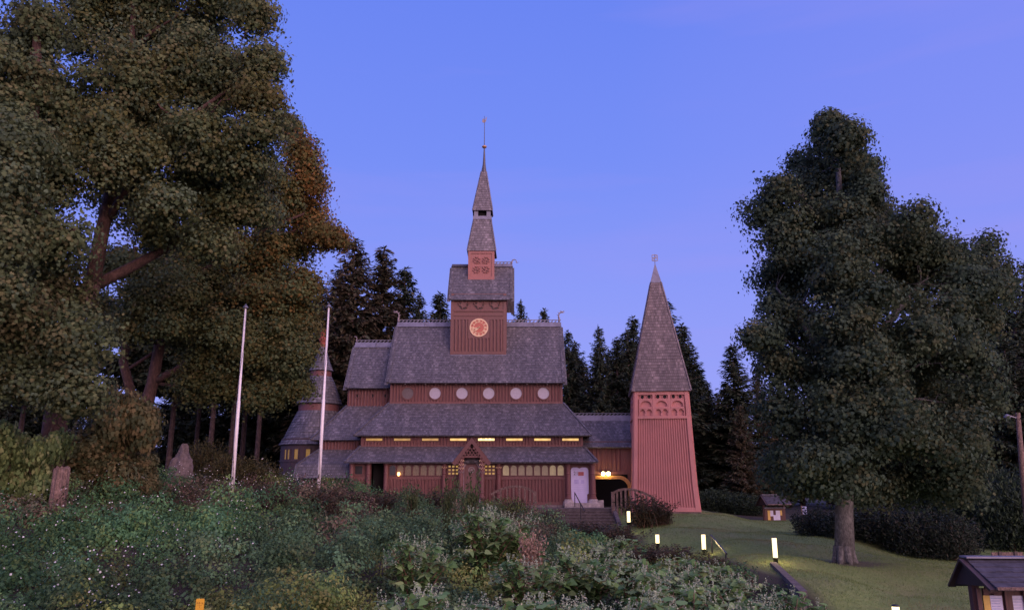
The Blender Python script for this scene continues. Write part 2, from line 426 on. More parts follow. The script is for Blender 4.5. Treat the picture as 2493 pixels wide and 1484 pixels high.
# ================================================================== terrain
CTRL = [(0, -49, -.5), (-6, -49, -.6), (7, -49, -.9), (0, -43, -1.6), (-8, -43, -1.7), (8, -43, -2.3), (0, -37, -2.1), (-6, -37, -2.05), (-12, -37, -1.9), (5, -37, -2.4), (8.4, -34, -2.45), (13, -36, -2.5),
        (-4, -32, -1.5), (-10, -32, -1.3), (-17, -32, -1.1), (2, -32, -1.9), (-4, -26, -.85), (-10, -26, -.3), (-15, -26, .15), (-19, -26, .3), (2, -26, -1.5), (5.5, -28, -2.1),
        (-4, -20, -.25), (-10, -20, .25), (-17, -20, .75), (1.5, -20, -1.0), (5.0, -21, -1.75), (-4, -14, -.05), (-10, -14, .55), (-17, -14, .8), (1, -14, -.75), (5.2, -14, -1.45),
        (-4, -8, -.15), (-10, -8, .6), (-16, -8, .9), (1, -8, -.7), (5, -8, -1.25), (4.2, -4.5, -1.1), (-4, -2, -.2), (-10, -2, .45), (-16, -2, .9), (1, -2.5, -.55), (4, -1.2, -.55), (6, -1.5, -.5),
        (-12, 8, .8), (-18, 8, 1.0), (-4, 12, .3), (6, 3, -.35), (6, 8, -.2), (9.5, -3.2, -.5), (11.6, -1, -.55), (9.5, 4, -.35), (8.5, -9, -.95), (9.8, -15, -1.12), (7.7, -15.4, -1.75), (7.3, -18, -1.8), (6.6, -13, -1.7), (8.8, -21, -1.22), (8.6, -25, -1.4), (9.3, -29, -2.1),
        (12.4, -19, -1.62), (12, -10, -1.12), (12, -26, -1.95), (15, -9, -1.25), (15.5, -2, -1.0), (17, 2, -1.12), (18.9, -15, -1.95), (20, -24, -2.3), (15, -30, -2.5), (24, -10, -1.9), (24, 2, -1.4),
        (15, 12, -.9), (25, 15, -1.2), (0, 25, .3), (-20, 25, .8), (25, 30, -1), (-30, -10, 1.2), (-30, -30, 0), (35, -20, -2.6), (0, 60, 1), (60, 40, -1), (-60, 40, 1), (-60, -40, 0), (60, -50, -2.5), (0, -90, -1), (-60, -90, -1), (60, -90, -2)]
CT = np.array(CTRL)
def gz(x, y):
    x = np.asarray(x, float); y = np.asarray(y, float)
    d2 = (x[..., None] - CT[:, 0]) ** 2 + (y[..., None] - CT[:, 1]) ** 2 + 1.2
    w = d2 ** -2.0
    z = (w * CT[:, 2]).sum(-1) / w.sum(-1)
    return z + .05 * np.sin(x * 1.1 + .7 * y) * np.sin(.9 * y + 1) + .03 * np.sin(2.7 * x + 1) * np.sin(3.1 * y)
def g(x, y): return float(gz(x, y))
def terrain():
    xs = np.concatenate([np.linspace(-420, -45, 14)[:-1], np.arange(-45, 45.1, .5), np.linspace(45, 420, 14)[1:]])
    ys = np.concatenate([np.linspace(-300, -56, 10)[:-1], np.arange(-56, 40.1, .5), np.linspace(40, 500, 16)[1:]])
    X, Y = np.meshgrid(xs, ys); Z = gz(X, Y)
    nx, ny = len(xs), len(ys)
    V = np.stack([X.ravel(), Y.ravel(), Z.ravel()], 1)
    fs = [(j * nx + i, j * nx + i + 1, (j + 1) * nx + i + 1, (j + 1) * nx + i) for j in range(ny - 1) for i in range(nx - 1)]
    me = bpy.data.meshes.new('ground'); me.from_pydata(V.tolist(), [], fs); me.polygons.foreach_set('use_smooth', [True] * len(fs))
    m, nt, b = mat('lawn_and_soil')
    ge = nt.nodes.new('ShaderNodeNewGeometry')
    n1 = noise(nt, ge.outputs['Position'], .45, 6, .6); n2 = noise(nt, ge.outputs['Position'], 9, 6, .7); n3 = noise(nt, mapping(nt, ge.outputs['Position'], (.5, 2.2, 1)), 1.2, 4)
    grass = ramp(nt, n2, [(.3, (.105, .155, .042)), (.55, (.175, .24, .066)), (.75, (.23, .27, .095))]).outputs[0]
    dry = ramp(nt, n2, [(.3, (.18, .155, .065)), (.7, (.29, .25, .12))]).outputs[0]
    a = mixc(nt, grass, dry, mulf(nt, ramp(nt, n1, [(.45, (0, 0, 0)), (.72, (1, 1, 1))]).outputs[0], .55))
    a = mixc(nt, a, dry, mulf(nt, ramp(nt, n3, [(.5, (0, 0, 0)), (.75, (1, 1, 1))]).outputs[0], .35))
    soil = ramp(nt, n2, [(.3, (.018, .015, .010)), (.7, (.05, .04, .026))]).outputs[0]
    # soil: bank west of the path, the wood behind the church, and the bare ring round the tree foot
    s = nt.nodes.new('ShaderNodeSeparateXYZ'); nt.links.new(ge.outputs['Position'], s.inputs[0])
    def step(sock, a0, a1):
        r = nt.nodes.new('ShaderNodeMapRange'); r.inputs[1].default_value = a0; r.inputs[2].default_value = a1; nt.links.new(sock, r.inputs[0]); return r.outputs[0]
    xy = nt.nodes.new('ShaderNodeMath'); xy.operation = 'MULTIPLY_ADD'; nt.links.new(s.outputs[1], xy.inputs[0]); xy.inputs[1].default_value = .125; nt.links.new(s.outputs[0], xy.inputs[2])
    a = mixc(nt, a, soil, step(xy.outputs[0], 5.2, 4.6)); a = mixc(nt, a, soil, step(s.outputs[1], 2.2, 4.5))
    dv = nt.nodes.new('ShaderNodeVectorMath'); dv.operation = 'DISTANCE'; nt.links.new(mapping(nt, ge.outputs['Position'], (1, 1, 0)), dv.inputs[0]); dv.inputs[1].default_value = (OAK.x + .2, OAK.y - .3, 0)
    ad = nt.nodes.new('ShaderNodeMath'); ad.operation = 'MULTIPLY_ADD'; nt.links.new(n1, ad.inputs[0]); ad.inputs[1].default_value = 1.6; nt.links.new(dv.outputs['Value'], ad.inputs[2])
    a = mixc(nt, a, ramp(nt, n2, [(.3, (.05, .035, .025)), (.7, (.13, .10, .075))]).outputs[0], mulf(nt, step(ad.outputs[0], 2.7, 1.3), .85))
    nt.links.new(a, b.inputs['Base Color']); b.inputs['Roughness'].default_value = .95
    bump(nt, b, n2, .8, .06)
    me.materials.append(m); me.update()
    o = bpy.data.objects.new('ground', me); C.objects.link(o); tag(o, 'grassy slope falling from the church to the street', None, None, 'structure')
OAK = P(2057, 1368, -19.0); OAK.z = g(OAK.x, OAK.y)
terrain()

# ================================================================== the church
church = empty('stave_church', (-2.4, 4.0, 0), 0, 'red-brown timber stave church with stepped shingle roofs, clock tower and needle spire', 'church')
def part(name, mb, m, parent=church, label=None, smooth=False):
    o = mb.build(name, M[m] if isinstance(m, str) else m, parent, smooth)
    if label: o['label'] = label
    return o
FX0, FX1 = -10.05, 5.02      # gallery front wall
HOUSE_Z = -.05
f0 = front(0.0)
def fx(u, v=1150): return Xu(u, v, 0.0)
def fz(v): return Zv(v, 0.0)
# --- gallery (lowest storey)
zEave = Zv(1124, -.7); zTop1 = Zv(1085, .9)
mb = MB()
dl, dr = fx(903), fx(938)                                    # dark doorway, a deep recess
mb.box(FX0, dl, 0, .25, HOUSE_Z, zEave + .3); mb.box(dr, FX1, 0, .25, HOUSE_Z, zEave + .3); mb.box(dl, dr, .9, 1.0, HOUSE_Z, zEave + .3)
mb.box(FX1 - .25, FX1, .25, 8, HOUSE_Z, zEave + .3); mb.box(FX0, FX0 + .25, .25, 8, HOUSE_Z, zEave + .3)
mb.box(FX0, FX1, 7.7, 8, HOUSE_Z, zEave + .3)
zs0, zs1 = fz(1166), fz(1159)                                 # sill band under the windows
zb0 = fz(1211)
wl, wr = fx(861), fx(886); zw0, zw1 = fz(1157), fz(1130)
for a, b in ((FX0, dl), (dr, fx(1122) - .1), (fx(1173) + .1, fx(1383))):
    mb.box(a, b, -.06, 0, zs0, zs1); mb.box(a, b, -.05, 0, HOUSE_Z, HOUSE_Z + .18)
    battens(mb, a + .05, b - .05, HOUSE_Z + .18, zs0, 0)
    mb.box(a, b, -.05, 0, fz(1129), zEave + .28)
battens(mb, FX0 + .05, wl - .06, zs1, fz(1129), 0)
part('gallery_wall', mb, 'wall')
mb = MB(); mb.box(dl, dr, .86, .9, HOUSE_Z, zEave); part('recess_door', mb, 'black', label='dark recessed doorway')
mb = MB(); mb.box(FX0 - .05, FX1 + .1, -.12, .4, -.75, HOUSE_Z - .002); mb.box(fx(1340), FX1 + .12, -.14, -.12, -.75, HOUSE_Z - .06)
part('stone_plinth', mb, 'plinth')
# --- framed window bay left of the doorway
mb = MB(); mb.ring(f0, [(wl, zw0), (wr, zw0), (wr, zw1), (wl, zw1)], [(wl + .09, zw0 + .09), (wr - .09, zw0 + .09), (wr - .09, zw1 - .09), (wl + .09, zw1 - .09)], -.01, .08)
wf = part('square_window', mb, 'trim')
mb = MB(); mb.box(wl + .09, wr - .09, -.02, 0.02, zw0 + .09, zw1 - .09); part('pane', mb, 'dglass', wf)
# --- arched gallery windows
def arched(u0, u1, m, lab=None):
    x0, x1 = fx(u0), fx(u1); z0, z1 = fz(1158), fz(1130.5)
    fw = .045
    mb = MB(); o_ = [(x0, z0), (x1, z0), (x1, z1), (x0, z1)]
    a_ = arch(x0 + fw, x1 - fw, z0 + fw, z1 - .03, 9)
    # frame: rectangle minus arch, as ring between matched outlines
    outer = []
    for (a, h) in a_:
        cx, cz = (x0 + x1) / 2, (z0 + z1) / 2; dx, dz = a - cx, h - cz
        k = min((x1 - x0) / 2 / max(1e-6, abs(dx)), (z1 - z0) / 2 / max(1e-6, abs(dz))); outer.append((cx + dx * k, cz + dz * k))
    mb.ring(f0, outer, a_, -.01, .085)
    w = part('gallery_window', mb, 'trim', label=lab)
    mb = MB(); mb.prism(f0, arch(x0 + fw - .01, x1 - fw + .01, z0 + fw - .01, z1 - .02, 9), -.03, .02)
    for q in (.33, .66): mb.box(x0 + fw + (x1 - x0 - 2 * fw) * q - .006, x0 + fw + (x1 - x0 - 2 * fw) * q + .006, -.028, -.02, z0 + fw, z1 - .12)
    for q in (.3, .55): mb.box(x0 + fw, x1 - fw, -.026, -.02, z0 + (z1 - z0) * q, z0 + (z1 - z0) * q + .012)
    part('pane', mb, m, w)
    return x0, x1, z0, z1
for i in range(7):
    u0 = 946.5 + i * 19.0; arched(u0, u0 + 18.6, 'glassd' if i else 'dglass')
for i in range(8):
    u0 = 1222.5 + i * 19.0; arched(u0, u0 + 18.6, 'glassl' if i > 5 or i < 1 else 'glass')
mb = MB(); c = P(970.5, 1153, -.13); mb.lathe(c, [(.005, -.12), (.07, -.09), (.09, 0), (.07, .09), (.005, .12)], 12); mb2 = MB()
gl = part('window_flare', mb, 'lampflare', smooth=True)  # added glowing globe and arm standing in for a lamp reflection on the pane
mb2.bar((c.x, -.06, c.z + .1), (c.x, .01, c.z + .1), .02, .02); part('flare_arm', mb2, 'steel', gl)
# --- lattice windows either side of the porch
for ua, ub in ((1090, 1117), (1179, 1206)):
    x0, x1 = fx(ua), fx(ub); z0, z1 = fz(1156), fz(1130.5)
    mb = MB(); n = 3; wx, wz = (x1 - x0) / n, (z1 - z0) / n
    for i in range(n + 1): mb.box(x0 + i * wx - .045, x0 + i * wx + .045, -.07, -.002, z0, z1); 
    for j in range(n + 1): mb.box(x0 + .046, x1 - .046, -.065, -.004, z0 + j * wz - .05, z0 + j * wz + .05)
    w = part('lattice_window', mb, 'trim')
    mb = MB(); mb.box(x0, x1, -.012, -.003, z0, z1); part('pane', mb, 'litdim', w)
# --- round columns with carved bands, on pale bases
def column(u, Yc, v0, v1, r=.15, bands=0, pale=False):
    x = Xu(u, 1150, Yc); z0, z1 = Zv(v0, Yc), Zv(v1, Yc)
    mb = MB(); H = z1 - z0
    mb.lathe((x, Yc, z0), [(r * 1.25, 0), (r * 1.25, .10), (r * 1.02, .14), (r * 1.02, .30), (r * 1.15, .33), (r, .38), (r * .94, H * .7), (r * 1.05, H * .72), (r * .96, H * .75), (r * .96, H - .1), (r * 1.2, H - .08), (r * 1.2, H)], 16)
    o = part('column', mb, 'wall', smooth=False)
    if bands:
        for k in range(bands):
            mb = MB(); zc = z1 - .22 - .23 * k; n = 14
            ring_ = [(x + (r + .012) * math.cos(2 * math.pi * i / n), Yc + (r + .012) * math.sin(2 * math.pi * i / n), zc + (.05 if i % 2 else -.05)) for i in range(n + 1)]
            mb.tube(ring_, .018, 5, False); part('carved_band', mb, 'cream' if k < 3 else 'carve', o)
    if pale:
        mb = MB(); mb.lathe((x, Yc, z0 - .42), [(r * 2.3, 0), (r * 2.3, .2), (r * 2.0, .3), (r * 1.7, .34), (r * 1.5, .418)], 10); part('column_base', mb, 'pale', o)
    return o
for u in (856, 897, 940): column(u, -.22, 1214, 1128.5)
column(1081.5, -.22, 1214, 1128.5, bands=1)
column(1214, -.22, 1214, 1128.5, bands=1)
column(1383, -.22, 1214, 1128.5, pale=True); column(1443, -.25, 1214, 1128.5, .17, pale=True)
# --- white notice-covered door between the two right-hand columns
x0, x1 = fx(1389.5), fx(1432); z0, z1 = Zv(1223, -.14), fz(1137)
mid = (x0 + x1) / 2; q = (x1 - x0) / 2
top = [(x1, z1 - .16), (x1 - .05, z1 - .05), (x1 - .14, z1), (mid + .14, z1), (mid, z1 - .06), (mid - .14, z1), (x0 + .14, z1), (x0 + .05, z1 - .05), (x0, z1 - .16)]
mb = MB(); mb.prism(front(-.002), [(x0, z0), (x1 - .1, z0), (x1 - .1, z0 + .5), (x1, z0 + .55)] + top, 0, .10)
dw = part('white_door', mb, 'door', label='white door with dark number 21 and a small red panel')
def text(body, size, loc, m, parent, align='LEFT', name='lettering'):
    cu = bpy.data.curves.new(name, 'FONT'); cu.body = body; cu.size = size; cu.extrude = .003; cu.align_x = align
    tmp = bpy.data.objects.new('tmp', cu); C.objects.link(tmp); bpy.context.view_layer.update()
    me = bpy.data.meshes.new_from_object(tmp.evaluated_get(bpy.context.evaluated_depsgraph_get())); me.name = name; bpy.data.objects.remove(tmp)
    me.materials.clear(); me.materials.append(M[m]); o = bpy.data.objects.new(name, me); C.objects.link(o)
    r = root_of(parent); o.parent = parent
    o.matrix_local = Matrix.LocRotScale(r.location, r.rotation_euler, None).inverted() @ Matrix.Translation(loc) @ Matrix.Rotation(R(90), 4, 'X')
    return o
text('21', .30, (x0 + .16, -.113, z1 - .46), 'ink', dw)
mb = MB(); mb.box(x0 + .45, x0 + .80, -.112, -.1, z1 - .5, z1 - .27); part('red_panel', mb, 'redink', dw)
mb = MB()
for k in range(6): mb.box(x0 + .14, x1 - .2, -.106, -.1005, z0 + .55 + k * .13, z0 + .56 + k * .13)
mb.box(x0 + .2, x0 + .48, -.107, -.1005, z1 - 1.0, z1 - .74); mb.box(x0 + .62, x0 + .82, -.107, -.1005, z1 - .98, z1 - .76)
part('notice_lines', mb, simple('faint_print', (.50, .43, .72), .7, 0, .1, 5, 0), dw)
mb = MB(); mb.ring(f0, [(x0 - .1, z0), (x1 + .1, z0), (x1 + .1, z1 + .12), (x0 - .1, z1 + .12)], [(x0 - .005, z0), (x1 + .005, z0), (x1 + .005, z1 + .004), (x0 - .005, z1 + .004)], .001, .06)
part('door_frame', mb, 'trim')
mb = MB(); mb.box(fx(1372), fx(1455), -.75, -.142, -.62, z0 - .004); part('door_step', mb, 'pale')
mb = MB(); c = P(1463, 1224, -.45); mb.box(c.x - .16, c.x + .16, -.55, -.25, -.6, c.z + .18); part('stone_block', mb, 'pale')
# --- gallery roof
def strip_roof(name, xl, xr, Ye, ze, txl, txr, Yt, zt, back=None, endL=True, endR=True, m='shingle', Yback=None):
    mb = MB()
    e0, e1, t0, t1 = Vector((xl, Ye, ze)), Vector((xr, Ye, ze)), Vector((txl, Yt, zt)), Vector((txr, Yt, zt))
    roof(mb, e0, e1, t0, t1)
    Yb = Yback
    if endL: roof(mb, (xl, Yb, ze), (xl, Ye, ze), (txl, Yb - (Yt - Ye), zt), (txl, Yt, zt))
    if endR: roof(mb, (xr, Ye, ze), (xr, Yb, ze), (txr, Yt, zt), (txr, Yb - (Yt - Ye), zt))
    roof(mb, (xr, Yb, ze), (xl, Yb, ze), (txr, Yb - (Yt - Ye), zt), (txl, Yb - (Yt - Ye), zt), .4, 1.2)
    o = part(name, mb, m)
    for a, b in ((e0, t0), (e1, t1)): mb = MB(); hipcap(mb, a, b); part('hip_capping', mb, m, o)
    mb = MB(); mb.box(xl + .06, xr - .06, Ye + .16, Ye + .21, ze - .06, ze + .05)
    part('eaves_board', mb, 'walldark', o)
    return o
X1L, X1R = Xu(838, 1127, -.7), Xu(1456, 1127, -.7)
X1tL, X1tR = Xu(878, 1085, .9), Xu(1420, 1085, .9)
strip_roof('gallery_roof', X1L, X1R, -.7, zEave, X1tL, X1tR, .9, zTop1, Yback=12.7)
# --- strip-window storey
zN0 = Zv(1059, .4); zN1 = Zv(980, 3.0)
mb = MB(); sx0, sx1 = X1tL + .02, X1tR - .02
S = []
for k in range(8):
    u0 = 890 + k * 68.2; S.append((Xu(u0, 1070, .9), Xu(u0 + 42.5, 1070, .9), Zv(1073.2, .9), Zv(1065.8, .9)))
mb.box(sx0, sx1, .9, 1.1, zTop1 - .3, zN0 + .4)
mb.box(sx0, sx0 + .2, 1.1, 11, zTop1 - .3, zN0 + .4); mb.box(sx1 - .2, sx1, 1.1, 11, zTop1 - .3, zN0 + .4)
mb.box(sx0, sx0 + .16, .84, .9, zTop1 - .1, zN0 + .3); mb.box(sx1 - .16, sx1, .84, .9, zTop1 - .1, zN0 + .3)
battens(mb, sx0 + .17, sx1 - .17, zTop1 - .1, zN0 + .3, .9, holes=[(a - .04, b + .04, c - .03, d + .5) for a, b, c, d in S])
mb.box(sx0, sx1, .83, .9, zTop1 - .05, zTop1 + .06)
part('strip_wall', mb, 'wall')
f9 = front(.9)
for k, (a, b, c, d) in enumerate(S):
    mb = MB(); mb.ring(f9, [(a, c), (b, c), (b, d), (a, d)], [(a + .035, c + .03), (b - .035, c + .03), (b - .035, d - .02), (a + .035, d - .02)], .002, .075)
    w = part('strip_window', mb, 'trim', label='brightest strip window beside the porch gable' if k == 4 else None)
    mb = MB(); mb.box(a + .03, b - .03, .888, .897, c + .02, d - .015); part('pane', mb, ('litdim', 'litdim', 'litdim', 'lit', 'litbright', 'lit', 'lit', 'lit')[k], w)
    if k == 4:
        for q in (.2, .48, .7):
            mb = MB(); mb.lathe((a + (b - a) * q, .86, (c + d) / 2 + .02), [(.004, -.05), (.045, -.03), (.055, 0), (.045, .03), (.004, .05)], 10); part('lamp_globe', mb, 'lampflare', w, smooth=True)
# --- nave roof
X2L, X2R = Xu(860, 1063, .4), Xu(1441, 1063, .4)
X2tL, X2tR = Xu(948, 980, 3.0), Xu(1371, 980, 3.0)
strip_roof('nave_roof', X2L, X2R, .4, zN0, X2tL, X2tR, 3.0, zN1, Yback=11.6)
# --- clerestory with round windows
zU0 = Zv(931, 2.5); zR = Zv(792, 6.0)
cx0, cx1 = X2tL + .03, X2tR - .03
mb = MB(); mb.box(cx0, cx1, 3.0, 3.2, zN1 - .3, zU0 + .6); mb.box(cx0, cx0 + .2, 3.2, 8.8, zN1 - .3, zU0 + .6); mb.box(cx1 - .2, cx1, 3.2, 8.8, zN1 - .3, zU0 + .6)
Wn = [Xu(u, 957, 3.0) for u in (993, 1059.5, 1125, 1190, 1256.5, 1323)]; zc = Zv(957, 3.0); rw = PX(14.6, 3.0) * 1.0
battens(mb, cx0 + .16, cx1 - .16, zN1 - .05, zU0 + .4, 3.0, holes=[(x - rw - .02, x + rw + .02, zc - rw - .04, zc + rw + .04) for x in Wn])
mb.box(cx0, cx0 + .15, 2.93, 3.0, zN1 - .05, zU0 + .4); mb.box(cx1 - .15, cx1, 2.93, 3.0, zN1 - .05, zU0 + .4); mb.box(cx0, cx1, 2.92, 3.0, zN1 - .06, zN1 + .07)
part('clerestory_wall', mb, 'wall')
f3 = front(3.0)
for k, x in enumerate(Wn):
    mb = MB(); mb.ring(f3, circ(x, zc, rw + .06, 28), circ(x, zc, rw - .02, 28), .002, .09)
    w = part('round_window', mb, 'trim', label='brownish round window at the end of the row' if k == 0 else None)
    mb = MB(); mb.prism(f3, circ(x, zc, rw - .015, 28), .003, .035); part('pane', mb, 'roundd' if k == 0 else 'round_', w)
for i in range(17):
    x = cx0 + .35 + i * (cx1 - cx0 - .7) / 16
    mb = MB(); mb.bar((x, 2.62, zU0 + .08), (x, 3.0, zU0 + .30), .09, .11); mb.lathe((x, 2.66, zU0 - .06), [(.01, -.07), (.05, -.02), (.055, .03), (.02, .10)], 8)
    part('rafter_end', mb, 'carve' if i % 2 else 'trim')
# --- high gable roofs with ridge crest and dragon heads
def gable_roof(name, xl, xr, Ye, ze, Yr, zr, m='shingle', gable=True, verge=True, gm='wall', inset=.3):
    mb = MB(); Yb = 2 * Yr - Ye
    roof(mb, (xl, Ye, ze), (xr, Ye, ze), (xl, Yr, zr), (xr, Yr, zr))
    roof(mb, (xr, Yb, ze), (xl, Yb, ze), (xr, Yr, zr), (xl, Yr, zr), .4, 1.2)
    o = part(name, mb, m)
    if verge:
        for x, s in ((xl, 1), (xr, -1)):
            mb = MB(); hipcap(mb, (x + s * .06, Ye - .02, ze), (x + s * .06, Yr, zr), .2); hipcap(mb, (x + s * .06, Yb, ze), (x + s * .06, Yr, zr), .2); part('verge_capping', mb, m, o)
            for a in (Ye, Yb): mb = MB(); mb.bar((x - s * .03, a, ze - .14), (x - s * .03, Yr, zr - .14), .05, .24, (1, 0, 0)); part('barge_board', mb, m, o)
    if gable:
        for x in (xl + inset, xr - inset):
            mb = MB(); mp = lambda a, h, d, x=x: (x + d, a, h)
            mb.prism(mp, [(Ye + .35, ze), (Yb - .35, ze), (Yr, zr - .35)], -.06, .06); part('gable_wall', mb, gm, o)
    return o
def ridge(xl, xr, Y, z, h, crest=.16, parent=church, dark=False):
    mb = MB(); mb.prism(lambda a, hh, d: (d, a, hh), [(Y - .2, z - h * .55), (Y + .2, z - h * .55), (Y + .05, z + h * .5), (Y - .05, z + h * .5)], xl, xr)
    n = max(2, int((xr - xl) / 1.4))
    for i in range(1, n): x = xl + (xr - xl) * i / n; mb.box(x - .015, x + .015, Y - .215, Y - .03, z - h * .54, z + h * .35)
    o = part('ridge_board', mb, 'leaddark' if dark else 'lead', parent)
    if crest:
        mb = MB(); zb = z + h * .5; mb.box(xl, xr, Y - .035, Y + .035, zb + crest, zb + crest + .045)
        n = int((xr - xl) / .26)
        for i in range(n):
            x = xl + (xr - xl) * (i + .5) / n
            mb.bar((x - .1, Y, zb - .01), (x + .08, Y, zb + crest + .01), .05, .05, (0, 1, 0))
            mb.tube([(x - .06, Y, zb + .02), (x + .02, Y, zb + .035), (x + .07, Y, zb + .07), (x + .03, Y, zb + .1)], .018, 5)
        part('ridge_crest', mb, 'lead', o)
    return o
def dragon(x, Y, z, s, dirx, pts=None, parent=church):
    prof = pts or [(0, 0), (.02, .35), (-.05, .7), (.05, 1.0), (.3, 1.12), (.62, 1.28)]
    mb = MB(); L = [(x + dirx * a * s, Y, z + h * s) for a, h in prof]
    rad = [.20 * s, .16 * s, .13 * s, .13 * s, .12 * s, .04 * s][:len(L)] if len(L) == 6 else list(np.linspace(.2 * s, .06 * s, len(L)))
    mb.tube(L, rad, 8, True, .6)
    for i in range(1, len(L) - 1):                     # mane of small spikes
        p = Vector(L[i]); mb.tube([p, p + Vector((-dirx * .22 * s, 0, .14 * s))], [.06 * s, .01 * s], 5)
    h = Vector(L[-2]); mb.tube([h + Vector((dirx * .02 * s, 0, -.05 * s)), h + Vector((dirx * .26 * s, 0, -.02 * s)), h + Vector((dirx * .36 * s, 0, .06 * s))], [.07 * s, .045 * s, .015 * s], 6)
    mb.tube([h + Vector((0, 0, .08 * s)), h + Vector((-dirx * .12 * s, 0, .22 * s))], [.05 * s, .01 * s], 5)
    return part('dragon_head', mb, 'carve', parent)
XU0, XU1 = -8.42, 3.56
gable_roof('main_roof', XU0, XU1, 2.5, zU0, 6.0, zR)
tx0, tx1 = -4.32, -.42                                 # clock tower sides
ridge(XU0 + .05, tx0 - .01, 6.0, zR + .06, .34); ridge(tx1 + .01, XU1 + .02, 6.0, zR + .06, .34)
dragon(XU0 + .12, 6.0, zR + .3, .62, -1); dragon(XU1 - .12, 6.0, zR + .3, .62, 1)
# --- clock tower
Yt, YtB = 4.2, 7.8
zT1 = Zv(729, 3.9); zTw = zT1 + .5; zTR = Zv(648, 6.0)
def tp(u, v): p = P(u, v, Yt); return p.x, p.z
ft = front(Yt)
mb = MB(); mb.box(tx0, tx1, Yt, YtB, 9.6, zTw)
z862 = Zv(862, Yt); 
mb.box(tx0 - .02, tx0 + .2, Yt - .06, Yt + .2, z862 - .1, zTw); mb.box(tx1 - .2, tx1 + .02, Yt - .06, Yt + .2, z862 - .1, zTw)
za, zb_, zc_, zd_ = Zv(855, Yt), Zv(778, Yt), Zv(769, Yt), Zv(758, Yt)
mb.box(tx0 + .2, tx1 - .2, Yt - .055, Yt, z862 - .1, za); mb.box(tx0 + .2, tx1 - .2, Yt - .05, Yt, zb_, zc_ - .01); mb.box(tx0 + .2, tx1 - .2, Yt - .09, Yt, zc_ - .01, zc_ + .07); mb.box(tx0 + .2, tx1 - .2, Yt - .03, Yt, zc_ + .07, zd_); mb.box(tx0 + .2, tx1 - .2, Yt - .1, Yt, zd_, zd_ + .12)
ccx, ccz = tp(1166, 797.5); cr = PX(22.6, Yt) * 1.02
battens(mb, tx0 + .22, tx1 - .22, za, zb_, Yt, .25, .15, .09, holes=[(ccx - cr - .06, ccx + cr + .06, ccz - cr - .1, 99)])
mb.box(ccx - cr - .1, ccx + cr + .1, Yt - .06, Yt, ccz - cr - .1, zb_)
for i in range(9):                                    # right side cladding
    y = Yt + .3 + i * .4; mb.box(tx1, tx1 + .04, y, y + .25, 9.6, zTw)
ctw = part('clock_tower_wall', mb, 'clockwall')
mb = MB(); mb.box(tx0 - .03, tx1 + .03, Yt - .12, Yt - .062, z862 - .14, z862 - .06); part('flashing', mb, 'lead', ctw)
for k in range(3):
    u = (1128.5, 1167, 1205)[k]; x, z = tp(u, 742.5); mb = MB(); n = 10
    for i in range(n):
        a = 2 * math.pi * i / n; rr = .30 if i % 2 else .2
        mb.bar((x, Yt - .03, z), (x + rr * math.cos(a) * 1.15, Yt - .05, z + rr * math.sin(a)), .07, .07, (0, 1, 0))
    mb.ring(ft, circ(x, z, .2, 16), circ(x, z, .14, 16), .03, .075)
    for s in (-1, 1): mb.tube([(x + s * .12, Yt - .05, z + .2), (x + s * .32, Yt - .06, z + .26), (x + s * .38, Yt - .06, z + .12), (x + s * .28, Yt - .06, z + .02)], .035, 6)
    o = part('carved_ornament', mb, 'clockwall', ctw)
    mb = MB(); mb.prism(ft, circ(x, z, .33, 16), .002, .012); part('ornament_ground', mb, 'walldark', ctw)
mb = MB(); mb.prism(ft, circ(ccx, ccz, cr, 40), .05, .075)
ck = part('clock_face', mb, 'clockred')
mb = MB(); mb.ring(ft, circ(ccx, ccz, cr, 40), circ(ccx, ccz, cr * .86, 40), .077, .1); mb.ring(ft, circ(ccx, ccz, cr * .60, 40), circ(ccx, ccz, cr * .555, 40), .077, .09)
part('clock_ring', mb, 'cream', ck)
ROM = ['XII', 'I', 'II', 'III', 'IIII', 'V', 'VI', 'VII', 'VIII', 'IX', 'X', 'XI']
mb = MB()
for h in range(12):
    a = math.pi / 2 - 2 * math.pi * h / 12; er = (math.cos(a), math.sin(a)); et = (math.sin(a), -math.cos(a))
    strokes = []; x = 0; W = {'I': .055, 'V': .10, 'X': .11}
    tot = sum(W[c] for c in ROM[h])
    for c in ROM[h]:
        w = W[c]; x0_ = x - tot / 2; x1_ = x0_ + w; m_ = (x0_ + x1_) / 2
        if c == 'I': strokes.append((m_, m_, 1))
        elif c == 'V': strokes += [(m_, x0_ + .01, 1), (m_, x1_ - .01, 1)]
        else: strokes += [(x0_ + .01, x1_ - .01, 1), (x1_ - .01, x0_ + .01, 1)]
        x += w
    for a0, a1, _ in strokes:
        r0, r1 = cr * .60, cr * .87
        p = [(ccx + er[0] * r + et[0] * t * cr / .62 * .75, ccz + er[1] * r + et[1] * t * cr / .62 * .75) for r, t in ((r0, a0), (r1, a1))]
        mb.bar((p[0][0], Yt - .088, p[0][1]), (p[1][0], Yt - .088, p[1][1]), .034, .014, (0, 1, 0))
part('clock_dial', mb, 'cream', ck)
for name, ang, ln, w in (('hour_hand', 7.72 / 12, .56, .075), ('minute_hand', 43.2 / 60, .86, .05)):
    a = math.pi / 2 - 2 * math.pi * ang; mb = MB(); e = (math.cos(a), math.sin(a)); pt = (-e[1], e[0])
    L = cr * ln
    mb.prism(ft, [(ccx - e[0] * .1 + pt[0] * w * .4, ccz - e[1] * .1 + pt[1] * w * .4), (ccx - e[0] * .1 - pt[0] * w * .4, ccz - e[1] * .1 - pt[1] * w * .4), (ccx + e[0] * L * .75 - pt[0] * w, ccz + e[1] * L * .75 - pt[1] * w), (ccx + e[0] * L, ccz + e[1] * L), (ccx + e[0] * L * .75 + pt[0] * w, ccz + e[1] * L * .75 + pt[1] * w)], .11, .125)
    part(name, mb, 'cream', ck)
